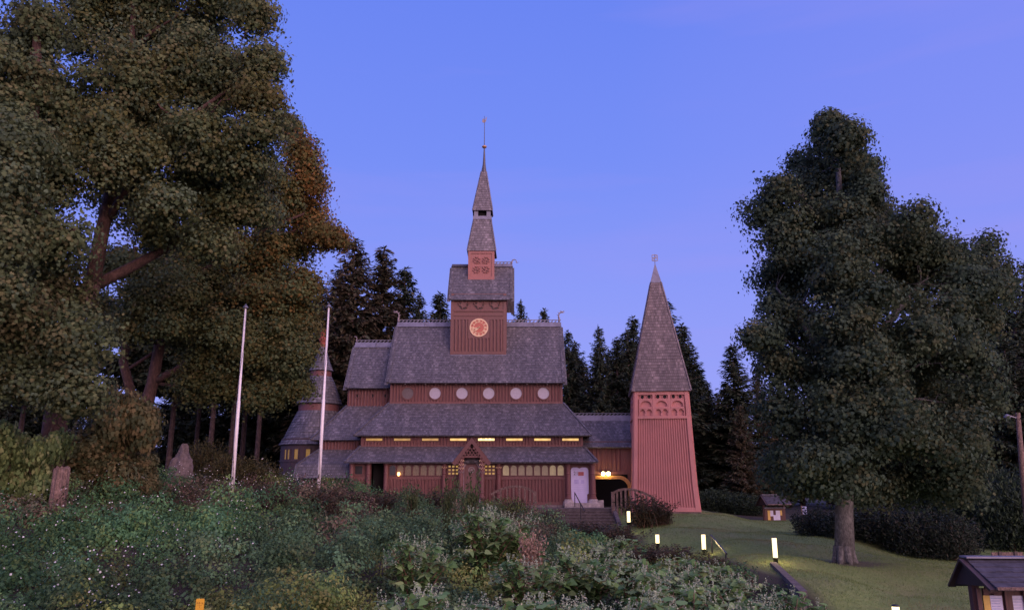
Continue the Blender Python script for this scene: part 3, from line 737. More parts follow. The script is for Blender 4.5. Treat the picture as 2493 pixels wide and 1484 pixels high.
trf = gable_roof('clock_tower_roof', -4.46, .02, 3.9, zT1, 6.0, zTR, gm='lantern', inset=.42)
lx0, lx1, Yl = -3.19, -1.31, 5.17
ridge(-4.46, lx0 - .01, 6.0, zTR + .05, .2, 0, dark=True); ridge(lx1 + .01, .03, 6.0, zTR + .06, .26, .12)
dragon(-.02, 6.0, zTR + .22, .42, 1, [(0, 0), (.05, .35), (.2, .62), (.5, .72), (.78, .58), (.85, .2), (.8, .05)])
# --- lantern with carved rosettes
zl0, zl1 = Zv(679, Yl), Zv(610, Yl)
fl = front(Yl)
mb = MB(); mb.box(lx0, lx1, Yl, 7.05, zl0 - .4, zl1 + .1)
for a, b, c, d in ((lx0 - .02, lx0 + .17, zl0 - .05, zl1), (lx1 - .17, lx1 + .02, zl0 - .05, zl1), (lx0 + .17, lx1 - .17, zl0 - .05, zl0 + .17), (lx0 + .17, lx1 - .17, zl1 - .22, zl1)): mb.box(a, b, Yl - .06, Yl, c, d)
lan = part('lantern_wall', mb, 'lantern')
mx, mz = (lx0 + lx1) / 2, (zl0 + zl1) / 2 - .02
for sx in (-1, 1):
    for sz in (-1, 1):
        x, z = mx + sx * .34, mz + sz * .36; mb = MB()
        mb.ring(fl, circ(x, z, .25, 18), circ(x, z, .20, 18), .002, .05)
        for i in range(8):
            a = 2 * math.pi * i / 8 + .3; mb.lathe((x + .24 * math.cos(a), Yl - .05, z + .24 * math.sin(a) - .04), [(.01, 0), (.055, .03), (.06, .06), (.01, .09)], 7)
            if i % 2: mb.bar((x, Yl - .03, z), (x + .2 * math.cos(a), Yl - .045, z + .2 * math.sin(a)), .05, .05, (0, 1, 0))
        mb.tube([(x, Yl - .05, z), (x - sx * .16, Yl - .06, z - sz * .08), (x - sx * .28, Yl - .05, z - sz * .26)], [.05, .04, .02], 6)
        ro = part('carved_rosette', mb, 'lantern', lan)
        mb = MB(); mb.prism(fl, circ(x, z, .20, 18), .001, .008); part('rosette_ground', mb, 'clockwall', lan)
# --- spire
ax_, ay_ = -2.24, 6.11
def pyramid(mb, c0, z0, h0, c1, z1, h1, course=.2, yaw=0):
    q = lambda c, h, z: [Vector((c[0], c[1], z)) + Matrix.Rotation(yaw, 3, 'Z') @ Vector((i * h, j * h, 0)) for i, j in ((-1, -1), (1, -1), (1, 1), (-1, 1))]
    a, b = q(c0, h0, z0), q(c1, h1, z1)
    for k in range(4): roof(mb, a[k], a[(k + 1) % 4], b[k], b[(k + 1) % 4], course, .3, .06, .02)
    for k in range(4): hipcap(mb, a[k], b[k], .12)
zs_a, zs_b = Zv(610, 5.06), Zv(533, 5.46)
mb = MB(); pyramid(mb, (ax_, ay_), zs_a, 1.05, (ax_ + .02, ay_), zs_b, .64); part('lower_spire', mb, 'spire')
zb0_, zb1_ = Zv(526, 5.46), Zv(512, 5.4)
mb = MB(); mb.box(ax_ - .68, ax_ + .72, ay_ - .7, ay_ + .7, zs_b - .03, zb0_)
part('belfry_ledge', mb, 'lead')
mb = MB()
for sx in (-1, 1):
    for sy in (-1, 1): mb.box(ax_ + .02 + sx * .47 - .15, ax_ + .02 + sx * .47 + .15, ay_ + sy * .47 - .15, ay_ + sy * .47 + .15, zb0_, zb1_ + .05)
part('belfry_frame', mb, 'lead')
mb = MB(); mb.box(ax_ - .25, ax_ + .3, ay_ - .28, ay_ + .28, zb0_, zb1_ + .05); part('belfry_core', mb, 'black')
zn, znz, zbl, ztp = Zv(419, 6.0), Zv(361, 6.1), Zv(357, 6.1), Zv(283, 6.1)
axs = ax_ + .10
mb = MB(); pyramid(mb, (ax_ + .03, ay_), zb1_, .74, (axs - .02, ay_), zn, .19); part('upper_spire', mb, 'spire')
mb = MB(); mb.tube([(axs - .02, ay_, zn - .05), (axs, ay_, zn + (znz - zn) * .35), (axs, ay_, znz)], [.22, .11, .045], 8)
part('spire_needle', mb, 'leaddark')
mb = MB(); mb.lathe((axs, ay_, zbl - .02), [(.03, -.14), (.10, -.10), (.19, -.03), (.19, .03), (.10, .10), (.03, .13)], 16); part('spire_ball', mb, 'gold', smooth=True)
mb = MB(); mb.tube([(axs, ay_, zbl), (axs, ay_, ztp)], [.035, .02], 6)
vn = part('vane_rod', mb, 'leaddark')
mb = MB(); zv = Zv(294, 6.1); mpv = lambda a, h, d: (axs + a, ay_ + d, zv + h)
mb.prism(mpv, [(-.2, -.05), (-.12, -.16), (.02, -.17), (.1, -.06), (.14, .1), (.17, .3), (.12, .3), (.06, .1), (0, .02), (-.04, .13), (-.1, .19), (-.17, .12), (-.13, .08)], -.015, .015); part('weathervane', mb, 'carve', vn)
# --- entrance porch
Yp = -.95; fp = front(Yp)
pax, paz = P(1149, 1065, Yp).x, P(1149, 1065, Yp).z
pl, pr, pe = Xu(1101, 1126, Yp), Xu(1195, 1126, Yp), Zv(1126, Yp)
mb = MB()
roof(mb, (pl, 1.5, pe), (pl, Yp, pe), (pax, 1.5, paz), (pax, Yp, paz)); roof(mb, (pr, Yp, pe), (pr, 1.5, pe), (pax, Yp, paz), (pax, 1.5, paz))
pf = part('porch_roof', mb, 'shingle')
mb = MB()
for s, xe in ((-1, pl), (1, pr)):
    ex = Vector((xe + s * .03, Yp - .04, pe - .02)); ap = Vector((pax, Yp - .04, paz + .02)); d = (ap - ex).normalized(); nn = Vector((-d.z * s, 0, d.x * s)) * -1 if False else Vector((s * -d.z, 0, s * d.x))
    inn = Vector((-s * abs(d.z), 0, -abs(d.x)))
    a = [ex, ap, ap + Vector((0, 0, -.36)), ex + inn * .26 + d * .02]
    poly = [(p.x, p.z) for p in a]
    mb.prism(fp, poly if s < 0 else poly[::-1], .02, .09)
    for k in range(7):                                 # scalloped lower edge
        p = ex.lerp(ap, .12 + k * .115) + inn * .29; mb.prism(fp, circ(p.x, p.z, .075, 10), .025, .08)
part('barge_board', mb, 'trim', pf)
mb = MB(); zt = Zv(1108, Yp); hw = (paz - zt) * (pr - pl) / 2 / (paz - pe) - .18
mb.box(pax - hw - .25, pax + hw + .25, Yp + .05, Yp + .2, zt - .13, zt); 
tri = [(pax - hw, zt), (pax + hw, zt), (pax, paz - .3)]
for k in range(-9, 10):                                # lattice: crossing slats clipped to the triangle
    for s in (-1, 1):
        xb = pax + k * .21; pts = []
        for t in np.linspace(0, 2, 60):
            x, z = xb + s * t * .62, zt + t
            lim = hw * (1 - (z - zt) / (paz - .3 - zt))
            if abs(x - pax) < lim and z < paz - .35: pts.append((x, z))
        if len(pts) > 2: mb.bar((pts[0][0], Yp + .08 + .02 * s, pts[0][1]), (pts[-1][0], Yp + .08 + .02 * s, pts[-1][1]), .062, .03, (0, 1, 0))
part('gable_lattice', mb, 'trim', pf)
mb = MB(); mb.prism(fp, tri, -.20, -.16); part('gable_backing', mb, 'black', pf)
zf = Zv(1210, Yp)
for u in (1122.5, 1173.5): column(u, Yp + .12, 1212, 1112, .16, bands=4)
mb = MB(); xa, xb = Xu(1130, 1150, -.3), Xu(1166, 1150, -.3); z1 = Zv(1124.5, -.3)
mb.box(Xu(1118, 1150, -.3), Xu(1178, 1150, -.3), -.28, 0, HOUSE_Z, zt)
pw = part('porch_wall', mb, 'wall')
fd = front(-.28)
mb = MB(); mb.ring(fd, arch(xa - .14, xb + .14, HOUSE_Z, z1 + .14, 14), arch(xa, xb, HOUSE_Z, z1, 14), .002, .07); part('door_arch', mb, simple('grey_arch', (.44, .33, .37), .6), pw)
mb = MB(); mb.prism(fd, arch(xa + .005, xb - .005, HOUSE_Z, z1 - .005, 14), .002, .03)
for k in range(5): x = xa + (xb - xa) * (k + 1) / 6; mb.box(x - .01, x + .01, -.322, -.31, HOUSE_Z, z1 - .35)
pd = part('porch_door', mb, wood('porch_door_boards', (.20, .085, .08), .5))
mb = MB(); x, z = (xa + xb) / 2, Zv(1143, -.3); mb.ring(fd, circ(x, z, .2, 16), circ(x, z, .13, 16), .031, .06); mb.prism(fd, circ(x, z, .08, 12), .031, .05); part('carved_medallion', mb, 'carve', pd)
mb = MB(); mb.box(Xu(1108, 1210, Yp), Xu(1190, 1210, Yp), -1.5, -.3, -.75, HOUSE_Z - .01); part('porch_step', mb, 'plinth')

# --- choir (lower body at the left end)
zq0 = Zv(1163, .2); zq1 = Zv(1130, .6); zq2 = Zv(1093, 2.0)
qa = (Xu(715, 1163, .2), Xu(723, 1130, .6), Xu(778, 1093, 2.0))
zc0, zc1 = Zv(1070, 1.6), Zv(987, 4.0); ca = (Xu(755, 1070, 1.6), Xu(844, 987, 4.0))
zd0, zd1 = Zv(944, 3.5), Zv(841, 6.0); da = -11.42
XR = -8.3
mb = MB(); mb.box(qa[0] + .35, -10.3, 1.0, 1.2, -.2, zq0 + .4); mb.box(qa[0] + .35, qa[0] + .55, 1.2, 10.8, -.2, zq0 + .4); battens(mb, qa[0] + .4, -10.3, -.1, zq0 + .4, 1.0, .22, .13); part('choir_low_wall', mb, 'wall')
mb = MB()
for (xa, ya, za_), (xb, yb, zb2) in (((qa[0], .2, zq0), (qa[1], .6, zq1)), ((qa[1], .6, zq1), (qa[2], 2.0, zq2))):
    roof(mb, (xa, ya, za_), (-10.1, ya, za_), (xb, yb, zb2), (-10.1, yb, zb2)); roof(mb, (xa, 11.8 - (ya - .2), za_), (xa, ya, za_), (xb, 11.8 - (yb - .2), zb2), (xb, yb, zb2))
cl = part('choir_low_roof', mb, 'shingle')
mb = MB(); hipcap(mb, (qa[0], .2, zq0), (qa[1], .6, zq1)); hipcap(mb, (qa[1], .6, zq1), (qa[2], 2.0, zq2)); part('hip_capping', mb, 'shingle', cl)
mb = MB(); mb.box(qa[2] + .03, -9.3, 2.0, 2.2, zq2 - .3, zc0 + .4); mb.box(qa[2] + .03, qa[2] + .2, 2.2, 10, zq2 - .3, zc0 + .4); battens(mb, qa[2] + .05, -9.3, zq2 - .1, zc0 + .3, 2.0, .22, .13); part('choir_strip_wall', mb, 'wall')
mb = MB(); roof(mb, (ca[0], 1.6, zc0), (-8.6, 1.6, zc0), (ca[1], 4.0, zc1), (-8.3, 4.0, zc1)); roof(mb, (ca[0], 10.4, zc0), (ca[0], 1.6, zc0), (ca[1], 8.0, zc1), (ca[1], 4.0, zc1))
cm = part('choir_middle_roof', mb, 'shingle'); mb = MB(); hipcap(mb, (ca[0], 1.6, zc0), (ca[1], 4.0, zc1)); part('hip_capping', mb, 'shingle', cm)
mb = MB(); mb.box(ca[1] + .03, XR, 4.0, 4.2, zc1 - .3, zd0 + .5); mb.box(ca[1] + .03, ca[1] + .2, 4.2, 8, zc1 - .3, zd0 + .5); battens(mb, ca[1] + .05, XR, zc1 - .05, zd0 + .4, 4.0, .22, .13); part('choir_upper_wall', mb, 'wall')
f4 = front(4.0)
for u in (872, 906.5, 940):
    x, z = Xu(u, 965, 4.0), Zv(963, 4.0); mb = MB(); mb.ring(f4, circ(x, z, .2, 16), circ(x, z, .12, 16), .03, .1); w = part('porthole', mb, 'trim'); mb = MB(); mb.prism(f4, circ(x, z, .125, 16), .05, .06); part('pane', mb, 'black', w)
gable_roof('choir_roof', da, XR, 3.5, zd0, 6.0, zd1)
ridge(da + .05, XR - .02, 6.0, zd1 + .05, .36, .15); dragon(da + .12, 6.0, zd1 + .32, .30, -1)

# --- round apse with three bell-shaped roofs and a brick chimney
ac = Vector((Xu(771, 1100, 6.0), 6.0, 0))
def ap(v, Y=6.0): return Zv(v, Y)
mb = MB(); rA = 2.45
mb.lathe((ac.x, ac.y, 0), [(rA, -.5), (rA, ap(1125)), (rA + .06, ap(1125)), (rA + .06, ap(1121)), (rA, ap(1121)), (rA, ap(1070))], 40)
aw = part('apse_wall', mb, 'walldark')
for k, q0 in enumerate((693, 700, 722.5, 752, 784, 812)):
    a = -math.pi / 2 + math.asin(max(-.97, min(.97, (Xu(q0, 1108, 3.8) - ac.x) / rA))); c = Vector((math.cos(a), math.sin(a), 0)); t = Vector((-c.y, c.x, 0)); mp = lambda q, h, d, c=c, t=t: ac + c * (rA - .02 + d) + t * q + Vector((0, 0, h))
    z0, z1 = ap(1119), ap(1096)
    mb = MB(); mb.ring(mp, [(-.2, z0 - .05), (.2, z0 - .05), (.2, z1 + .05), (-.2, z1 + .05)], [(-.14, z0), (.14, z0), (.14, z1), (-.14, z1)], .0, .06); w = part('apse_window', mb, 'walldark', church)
    mb = MB(); mb.box(-.14, .14, 0, .01, z0, z1); mb.v = [tuple(mp(x, z, y + .02)) for x, y, z in mb.v]; part('pane', mb, 'apsew', w)
def bell(name, prof, m):
    mb = MB(); n = 44
    for (r0, z0), (r1, z1) in zip(prof, prof[1:]):
        L = math.hypot(r1 - r0, z1 - z0); rows = max(1, round(L / .2))
        for i in range(rows):
            ra, rb = r0 + (r1 - r0) * i / rows + .03, r0 + (r1 - r0) * min(1, (i + 1.1) / rows); za_, zb2 = z0 + (z1 - z0) * i / rows, z0 + (z1 - z0) * min(1, (i + 1.1) / rows)
            for k in range(n):
                t0, t1 = 2 * math.pi * k / n, 2 * math.pi * (k + 1) / n; j = random.uniform(-.012, .012); rr = r0
                mb.quad(*[(ac.x + r * math.cos(t), ac.y + r * math.sin(t), z) for r, t, z in ((ra + j, t0, za_ + j), (ra + j, t1, za_ + j), (rb, t1, zb2), (rb, t0, zb2))], uv=[(t0 * rr, i * .2), (t1 * rr, i * .2), (t1 * rr, i * .2 + .2), (t0 * rr, i * .2 + .2)])
                mb.quad(*[(ac.x + r * math.cos(t), ac.y + r * math.sin(t), z) for r, t, z in ((ra - .05, t0, za_), (ra - .05, t1, za_), (ra + j, t1, za_ + j), (ra + j, t0, za_ + j))])
    mb.lathe((ac.x, ac.y, 0), [(prof[0][0] - .05, prof[0][1] - .05), (prof[0][0] + .02, prof[0][1] - .015), (prof[0][0] - .02, prof[0][1])], 40)
    return part(name, mb, m)
px = lambda w: PX(w, 6.0) * 1.01
bell('apse_lower_roof', [(px(88), ap(1084)), (px(75), ap(1062)), (px(62), ap(1030)), (px(49.5), ap(1002))], 'shingle')
mb = MB(); mb.lathe((ac.x, ac.y, 0), [(px(48), ap(1006)), (px(48), ap(976))], 36); o = part('apse_drum', mb, 'wall')
bell('apse_middle_roof', [(px(54), ap(984)), (px(45), ap(963)), (px(33), ap(930)), (px(26), ap(917))], 'shingle')
mb = MB(); mb.lathe((ac.x, ac.y, 0), [(px(25), ap(920)), (px(25), ap(896))], 30); part('apse_drum', mb, 'wall')
bell('apse_upper_roof', [(px(28.5), ap(903)), (px(20), ap(884)), (px(12), ap(858)), (px(7), ap(843))], 'shingle')
mb = MB(); mb.lathe((ac.x, ac.y, 0), [(px(8), ap(858)), (px(8), ap(832)), (px(9.5), ap(829)), (px(9.5), ap(824)), (px(6.5), ap(822)), (px(6.5), ap(806)), (px(8), ap(804)), (px(8), ap(802)), (px(4), ap(802))], 16)
part('chimney', mb, 'brick')

# --- passage to the bell tower with lamp-lit gateway
Yg = 2.0; fg = front(Yg); gx0, gx1 = 4.6, 8.6
zg0 = Zv(1150, Yg); zgE = Zv(1088, 1.6); zgR = Zv(1019, 4.0)
mb = MB(); mb.box(gx0, gx1, Yg, Yg + .2, zg0 - .1, zgE + .4); battens(mb, gx0, Xu(1513, 1120, Yg), zg0 + .12, zgE + .2, Yg, .27, .17, .06)
mb.box(gx0, gx1, Yg - .06, Yg, zg0 - .1, zg0 + .1)
ox0, ox1 = Xu(1447, 1200, Yg), Xu(1530, 1200, Yg); zo = Zv(1165, Yg)
mb.box(ox1, gx1, Yg - .02, Yg + .2, -.8, zg0 - .1)
mb2 = MB(); mb2.box(gx0, gx1, 6.0, 6.2, -.8, zgE + .4); part('passage_rear_wall', mb2, 'wall')
pg = part('passage_wall', mb, 'wall')
for u in (1463, 1493):
    mb = MB(); x, z = Xu(u, 1098, Yg), Zv(1097, Yg); mb.ring(fg, circ(x, z, .1, 12), circ(x, z, .05, 12), .06, .1); part('round_boss', mb, 'trim', pg)
mb = MB()                                              # arched timber gateway
w_ = .22; rad = .62
inner = [(ox0, -.6), (ox0, zo)] + [(ox1 - rad + rad * math.sin(t), zo - rad + rad * math.cos(t)) for t in np.linspace(0, math.pi / 2, 10)] + [(ox1, -.6)]
outer = [(ox0 - w_, -.6), (ox0 - w_, zo + w_)] + [(ox1 - rad + (rad + w_) * math.sin(t), zo - rad + (rad + w_) * math.cos(t)) for t in np.linspace(0, math.pi / 2, 10)] + [(ox1 + w_, -.6)]
mb.ring(fg, outer, inner, -.1, .12, closed=False)
mb.ring(fg, [(a, h) for a, h in outer], [(a * .5 + b * .5, h * .5 + k * .5) for (a, h), (b, k) in zip(outer, inner)], .122, .16, closed=False)
part('gateway_arch', mb, wood('lamplit_gateway_timber', (.60, .30, .10), .5), label='timber gateway arch glowing orange under the lamp')  # orange of the lamp light is put into the timber colour
mb = MB(); mb.box(gx0, gx1, 5.9, 5.998, -.8, zgE); mb.box(ox0 - .6, ox0 - .3, Yg + .3, 5.9, -.8, zgE); part('passage_shade_sheet', mb, 'black')  # black sheets added in place of the dark seen through the passage
lc = P(1475, 1152, Yg - .36); lamp = None
mb = MB(); mb.box(lc.x - .3, lc.x + .3, Yg - .3, Yg - .061, lc.z + .03, lc.z + .13); lamp = part('wall_lamp', mb, 'steel', church, 'lit two-globe lamp over the gateway')
for s in (-1, 1):
    mb = MB(); mb.lathe((lc.x + s * .17, lc.y, lc.z), [(.01, -.12), (.09, -.09), (.12, 0), (.09, .09), (.01, .11)], 14); part('lamp_globe', mb, 'lampglow', lamp, smooth=True)
gable_roof('passage_roof', 4.0, Xu(1541, 1050, 3), 1.6, zgE, 4.0, zgR, gable=False, verge=False)
ridge(4.2, Xu(1536, 1015, 4), 4.0, zgR + .03, .42, .12)

# ================================================================== bell tower
bt = empty('bell_tower', (9.3, 1.1, -.5), 0, 'freestanding salmon-painted wooden bell tower with tall shingled pyramid roof', 'bell tower')
bcx, bcy, bz0, bz1 = 9.53, 1.1, -.42, Zv(950, .72 - 1.4 + .05)
YAW = R(-6)
def bface(k):
    """map (a in -1..1 of the half width, t 0..1 height, d out) on side k"""
    ca, sa = math.cos(k * math.pi / 2 + YAW), math.sin(k * math.pi / 2 + YAW)
    def mp(a, t, d):
        hw = 1.91 + (1.62 - 1.91) * t; hw += .08 * max(0, 1 - t / .3) ** 2
        x, y = a * hw, -hw - d
        return Vector((bcx + .04 * t + x * ca - y * sa, bcy + x * sa + y * ca, bz0 + (bz1 - bz0) * t))
    return mp
mbw, mbt, mbc = MB(), MB(), MB(); holes_ = []
H = bz1 - bz0
for k in range(4):
    mp = bface(k)
    for i in range(8):
        mbw.quad(mp(-1, i / 8, -.0), mp(1, i / 8, 0), mp(1, (i + 1) / 8, 0), mp(-1, (i + 1) / 8, 0))
    tb0, tb1 = .035, .765
    nb = 21
    for i in range(nb):
        a = -.865 + 1.73 * (i + .5) / nb; w = .027; ts = np.linspace(tb0, tb1, 5)
        for t0, t1 in zip(ts, ts[1:]):
            pr_ = [(-w, .0), (-w * .75, .085), (w * .75, .085), (w, 0)]
            v = [mp(a + q, t, d) for t in (t0, t1) for q, d in pr_]; mbw.mesh(v, [(0, 1, 5, 4), (1, 2, 6, 5), (2, 3, 7, 6)])
    def plate(m_, poly, d0, d1, mp=mp): m_.prism(mp, poly, d0, d1)
    ts = np.linspace(0, 1, 6)
    for s in (-1, 1):
        for t0, t1 in zip(ts, ts[1:]):
            a0, a1 = sorted((s * 1.02, s * .89)); plate(mbt, [(a0, t0), (a1, t0), (a1, t1), (a0, t1)], -.02, .15 if k % 2 == 0 else .12)
    plate(mbt, [(-.889, 0), (.889, 0), (.889, .035), (-.889, .035)], -.02, .14)
    plate(mbt, [(-.889, .762), (.889, .762), (.889, .785), (-.889, .785)], 0, .16)
    plate(mbt, [(-.889, .965), (.889, .965), (.889, 1), (-.889, 1)], -.02, .12)
    for a in (-.29, .29): plate(mbt, [(a - .045, .786), (a + .045, .786), (a + .045, .965), (a - .045, .965)], 0, .145)
    for j in range(3):
        c = (-.59, 0, .59)[j]; hw = .245 if j == 1 else .25
        plate(mbt, [(c - hw, .846), (c + hw, .846), (c + hw, .861), (c - hw, .861)], 0, .15)
        plate(mbt, [(c - hw, .922), (c + hw, .922), (c + hw, .930), (c - hw, .930)], 0, .14)
        # spandrel of the single arch
        n = 12; ar = [(c + hw * .86 * math.cos(math.pi * i / n), .861 + .052 * max(0, math.sin(math.pi * i / n)) ** .75) for i in range(n + 1)]
        plate(mbt, [(c + hw, .861), (c + hw, .922), (c - hw, .922), (c - hw, .861)] + ar[::-1], 0, .13)
        # double arch below
        ar = []
        for c2 in (c - hw * .5, c + hw * .5): ar.append([(c2 + hw * .42 * math.cos(math.pi * i / n), .812 + .030 * math.sin(math.pi * i / n)) for i in range(n + 1)])
        for q, c2 in zip(ar, (c - hw * .5, c + hw * .5)):
            plate(mbt, [(c2 + hw * .5, .786), (c2 + hw * .5, .8455), (c2 - hw * .5, .8455), (c2 - hw * .5, .786), (c2 - hw * .36, .786), (c2 - hw * .30, .800)] + q[::-1] + [(c2 + hw * .30, .800), (c2 + hw * .36, .786)], 0, .13)
        for c2 in (c - .13, c + .13): holes_.append((k, c2))
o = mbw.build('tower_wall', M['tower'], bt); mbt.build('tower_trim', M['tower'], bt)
for k, c2 in holes_:
    mp = bface(k); mb = MB(); q = .067; hh = q * 1.8 / H
    mb.prism(mp, [(c2 + q * math.cos(2 * math.pi * i / 16), .948 + hh * math.sin(2 * math.pi * i / 16)) for i in range(16)], .001, .02); w = mb.build('sound_hole_shade_disc', M['black'], bt)  # flat near-black disc painted for the shade inside a hole
    mb = MB(); mb.ring(mp, [(c2 + q * 1.3 * math.cos(2 * math.pi * i / 16), .948 + hh * 1.3 * math.sin(2 * math.pi * i / 16)) for i in range(16)], [(c2 + q * math.cos(2 * math.pi * i / 16), .948 + hh * math.sin(2 * math.pi * i / 16)) for i in range(16)], .0, .06); mb.build('sound_hole_rim', M['tower'], w)
mb = MB(); mb.box(bcx - 2.07, bcx + 2.07, bcy - 2.07, bcy + 2.07, -1.2, bz0 - .002); mb.v = [tuple(Vector((bcx, bcy, 0)) + Matrix.Rotation(YAW, 3, 'Z') @ Vector((x - bcx, y - bcy, z))) for x, y, z in mb.v]; mb.build('tower_plinth', M['plinth'], bt)
bze, bza = Zv(950, -.95), Zv(690, 1.1); bx1 = bcx + .16
mb = MB()
pyr = [(bcx + .04, 1.86, bze), (bcx + .07, 1.43, bze + (bza - bze) * .28), (bcx + .14, .34, bza)]
for (c0, h0, z0), (c1, h1, z1) in zip(pyr, pyr[1:]): pyramid(mb, (c0, bcy), z0, h0, (c1, bcy), z1, h1, yaw=YAW)
tr_ = mb.build('tower_roof', M['tshingle'], bt)
ztop = Zv(640, 1.1)
mb = MB(); cr_ = [Vector((bx1 - .02, bcy, bza - .02)) + Matrix.Rotation(YAW, 3, 'Z') @ Vector((i * .37, j * .37, 0)) for i, j in ((-1, -1), (1, -1), (1, 1), (-1, 1))]; mb.mesh(cr_ + [Vector((bx1, bcy, ztop))], [(0, 1, 4), (1, 2, 4), (2, 3, 4), (3, 0, 4), (3, 2, 1, 0)]); mb.tube([(bx1, bcy, ztop - .1), (bx1, bcy, ztop + .6)], .025, 6); sc_ = mb.build('spire_cap', M['lead'], bt)
mb = MB(); z = ztop + .36; mpv = lambda a, h, d: (bx1 + a, bcy + d, z + h)
for s in (-.18, .18): mb.box(bx1 + s - .02, bx1 + s + .02, bcy - .02, bcy + .02, z - .2, z + .2)
for s in (-.2, .2, 0): mb.box(bx1 - .159, bx1 + .159, bcy - .018, bcy + .018, z + s - .025, z + s + .025)
mb.bar((bx1 - .15, bcy - .03, z - .17), (bx1 + .15, bcy - .03, z + .17), .04, .02, (0, 1, 0)); mb.build('weathervane', M['carve'], sc_)
# ================================================================== trees
def tree(name, label, trunk, tr, limbs, blobs, cols, dens, k, sig, size, shape, bark, group=None, seed=1, droop=.7, tagcols=None, base=None):
    rng = np.random.default_rng(seed)
    t = empty(name, base or trunk[0], 0, label, 'tree', group)
    mb = MB(); mb.tube(trunk, tr, 14)
    b0 = Vector(trunk[0]); r0 = tr[0]
    for i in range(7):                                  # root flare
        a = i * 2 * math.pi / 7 + .3; d = Vector((math.cos(a), math.sin(a), 0))
        mb.tube([b0 + d * r0 * .55 + Vector((0, 0, .6)), b0 + d * r0 * .75 + Vector((0, 0, .2)), b0 + d * r0 * 1.25 + Vector((0, 0, -.12))], [r0 * .45, r0 * .42, r0 * .18], 8)
    nodes = [Vector(p) for p in trunk]; nr = list(tr)
    for pts, rr in limbs:
        mb.tube(pts, rr, 9); nodes += [Vector(p) for p in pts]; nr += list(rr)
    zmin = trunk[0][2] + .28 * (trunk[-1][2] - trunk[0][2])
    for c, r, tg in blobs:                              # a bough into every leaf mass
        c = Vector(c); best = min([i for i in range(len(nodes)) if nodes[i].z > zmin], key=lambda i: (nodes[i] - c).length + (3 if nodes[i].z > c.z + .5 else 0))
        s = nodes[best]; c = s.lerp(c, .8); L = (c - s).length
        if L < .6: continue
        m1 = s.lerp(c, .4) + Vector((random.uniform(-.12, .12), random.uniform(-.12, .12), -.05)) * L * .8; m2 = s.lerp(c, .75) + Vector((random.uniform(-.1, .1), random.uniform(-.1, .1), .06)) * L * .8
        q = min(nr[best] * .6, .03 + .016 * L); mb.tube([s, m1, m2, c], [q, q * .75, q * .5, q * .25], 6)
        for j in range(5):
            d = Vector(rdir(1, rng)[0]); e = c + Vector((d.x * r[0], d.y * r[1], d.z * r[2])) * .85
            mb.tube([m2.lerp(c, j / 5), (m2 + e) / 2 + Vector((0, 0, .1)), e], [q * .3, q * .2, .008], 4)
    mb.build('trunk', M[bark], t, True)
    blobs = [(c, tuple(x * .90 for x in r), q) for c, r, q in blobs]; fr = []; sub_ = []
    for c, r, q in blobs:                               # each mass breaks up into smaller tufts with gaps between
        for j in range(11):
            d = rdir(1, rng)[0] * rng.uniform(.1, 1) ** .4; sub_.append((tuple(np.array(c) + d * np.array(r) * .86), tuple(np.maximum(.3, np.array(r) * rng.uniform(.34, .50))), q))
    for c, r, tg_ in blobs:                             # loose twig ends round every mass
        for j in range(10):
            d = rdir(1, rng)[0]; f = rng.uniform(.10, .24); fr.append((tuple(np.array(c) + d * np.array(r) * rng.uniform(.98, 1.26)), tuple(np.array(r) * f + .08), tg_))
    c1_, c2_ = clumps_of(sub_, dens * .62, rng), clumps_of(fr, dens * .9, rng)
    cl, ow, tg = (np.concatenate(q) for q in zip(c1_, c2_)); loose = rng.uniform(size=len(cl)) < .3; loose[len(c1_[0]):] = True
    cc = pick(cols, len(cl), rng, .22)
    if tagcols:
        for key, cs in tagcols.items():
            msk = tg == key; cc[msk] = pick(cs, int(msk.sum()), rng, .22)
    leaf_mesh('crown', [crown_geo(cl[~loose], ow[~loose], cc[~loose], k, sig, size, shape, rng, droop), crown_geo(cl[loose], ow[loose], cc[loose], max(8, k // 4), sig * 1.2, size * .95, shape, rng, droop)], M['leaf'], t)
    return t
def pxblobs(lst, Y, rng, jit=1.8):
    out = []
    for b in lst:
        u, v, ru, rv = b[:4]; y = Y + (b[5] if len(b) > 5 else rng.uniform(-jit, jit)); p = P(u, v, y)
        rx, rz = PX(ru, y), PX(rv, y); out.append((tuple(p), (rx, (rx + rz) / 2, rz), b[4] if len(b) > 4 else ''))
    return out
rg = np.random.default_rng(5)
G1 = [(.118, .150, .066), (.096, .132, .062), (.140, .162, .072), (.152, .148, .068), (.102, .140, .080)]
ORG = [(.22, .115, .035), (.20, .125, .04), (.14, .12, .04), (.25, .14, .045), (.17, .085, .03)]
OLV = [(.130, .130, .045), (.150, .130, .05), (.110, .120, .045)]
